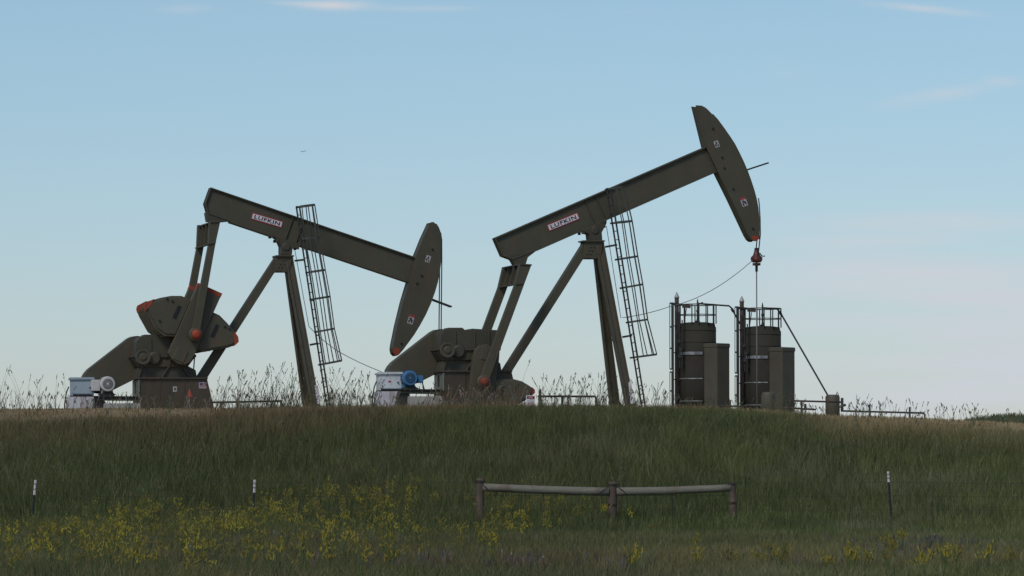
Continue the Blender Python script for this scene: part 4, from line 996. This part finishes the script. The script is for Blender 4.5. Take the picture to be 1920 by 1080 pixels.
# ------------------------------------------------------------------ sky and sun
w = bpy.data.worlds.new('World'); scene.world = w; w.use_nodes = True; n = w.node_tree.nodes; l = w.node_tree.links
bg = n['Background']; sky = n.new('ShaderNodeTexSky'); sky.sky_type = 'NISHITA'; sky.sun_disc = False
SUN_EL, SUN_AZ = math.radians(48), math.radians(-150)   # azimuth from +Y towards +X
sky.sun_elevation = SUN_EL; sky.sun_rotation = SUN_AZ
sky.altitude = 700; sky.air_density = 1.0; sky.dust_density = .6; sky.ozone_density = 1.6
tc = n.new('ShaderNodeTexCoord'); sep = n.new('ShaderNodeSeparateXYZ'); l.new(tc.outputs['Generated'], sep.inputs[0])
def math_(op, a, b_=None, c_=None):
    x = n.new('ShaderNodeMath'); x.operation = op
    for s_, v in zip(x.inputs, (a, b_, c_)):
        if v is None: continue
        if isinstance(v, (int, float)): s_.default_value = v
        else: l.new(v, s_)
    return x.outputs[0]
# azimuth and elevation of the looked-at direction (small-angle tangents)
az = math_('DIVIDE', sep.outputs['X'], math_('MAXIMUM', sep.outputs['Y'], .01)); el = math_('DIVIDE', sep.outputs['Z'], math_('MAXIMUM', sep.outputs['Y'], .01))
front = ramp(n, l, sep.outputs['Y'], 0, .3)
comb = n.new('ShaderNodeCombineXYZ'); l.new(az, comb.inputs[0]); l.new(math_('MULTIPLY', el, 4.0), comb.inputs[1])
comb2 = n.new('ShaderNodeCombineXYZ'); l.new(az, comb2.inputs[0]); l.new(math_('MULTIPLY', el, 11.0), comb2.inputs[1])
nz = noise(n, l, 26, 6, comb.outputs[0], .6); nzb = noise(n, l, 10, 4, comb2.outputs[0], .5)
def wisp(px, py, sx_, sy_, slope, amt):
    """a thin cloud of its own at one bearing and height"""
    a0 = (px - 960) / F; e0 = (900 - py) / F
    da = math_('SUBTRACT', az, a0); de = math_('SUBTRACT', math_('SUBTRACT', el, e0), math_('MULTIPLY', da, -slope))
    u = math_('POWER', math_('ABSOLUTE', math_('DIVIDE', da, sx_ / F)), 2.0); v = math_('POWER', math_('ABSOLUTE', math_('DIVIDE', de, sy_ / F)), 2.0)
    g = math_('EXPONENT', math_('MULTIPLY', math_('ADD', u, v), -1.0))
    return math_('MULTIPLY', math_('MULTIPLY', g, amt), ramp(n, l, nz, .28, .62))
tot = None
for a_ in ((630, 6, 60, 10, .0, 1.1), (560, 4, 60, 5, .05, .5), (790, 13, 85, 6, 0, .6), (340, 13, 50, 9, 0, .5), (1740, 14, 110, 7, .10, .75), (1885, 150, 34, 8, .02, .7), (1760, 178, 100, 14, -.16, .6), (1475, 135, 36, 16, .2, .28), (1190, 18, 60, 6, 0, .25)):
    g = wisp(*a_); tot = g if tot is None else math_('ADD', tot, g)
# soft low cloud bank on the right
bank = math_('MULTIPLY', ramp(n, l, az, .045, .115), math_('MULTIPLY', ramp(n, l, el, .071, .058), ramp(n, l, nzb, .36, .60)))
bank2 = math_('MULTIPLY', ramp(n, l, az, .0, .10), math_('MULTIPLY', ramp(n, l, el, .055, .045), ramp(n, l, noise(n, l, 17, 5, comb2.outputs[0], .5), .38, .62)))
for a_ in ((1720, 415, 200, 16, -.02, .9), (1600, 455, 170, 13, 0, .7), (1760, 505, 260, 22, .02, 1.1), (1540, 535, 150, 11, .03, .55), (1850, 565, 160, 11, 0, .7), (1650, 600, 200, 9, 0, .4)):
    bank = math_('ADD', bank, wisp(*a_))
banks = math_('ADD', math_('MULTIPLY', bank, .8), math_('MULTIPLY', bank2, .5))
hazef = math_('MULTIPLY', ramp(n, l, el, .135, .0), .68)
SK = .085
hs = n.new('ShaderNodeHueSaturation'); hs.inputs['Saturation'].default_value = 1.0; l.new(sky.outputs[0], hs.inputs['Color'])
base_ = hs.outputs[0]
c1 = mixrgb(n, l, 1.0, base_, mixrgb(n, l, ramp(n, l, el, .0, .115), (.84, .86, 1.05), (1.0, 1.11, 1.13)), 'MULTIPLY')
c2 = mixrgb(n, l, math_('MINIMUM', math_('MULTIPLY', math_('MULTIPLY', banks, front), .75), 1.0), c1, (7.0, 7.4, 8.05))
cl = mixrgb(n, l, math_('MINIMUM', math_('MULTIPLY', math_('MULTIPLY', tot, front), .75), 1.0), c2, (7.05, 7.4, 7.95))
l.new(cl, bg.inputs['Color']); bg.inputs['Strength'].default_value = SK
sl = bpy.data.lights.new('sun', 'SUN'); sl.energy = 1.45; sl.angle = math.radians(14); sl.color = (1, .96, .9)
so = bpy.data.objects.new('sun', sl); COL.objects.link(so)
sd = Vector((math.sin(SUN_AZ) * math.cos(SUN_EL), math.cos(SUN_AZ) * math.cos(SUN_EL), math.sin(SUN_EL)))
so.rotation_euler = sd.to_track_quat('Z', 'Y').to_euler(); so.location = (0, 0, 60)
scene.view_settings.view_transform = 'Standard'; scene.view_settings.look = 'None'; scene.view_settings.exposure = 0; scene.view_settings.gamma = 1
scene.cycles.max_bounces = 5; scene.cycles.use_denoising = True
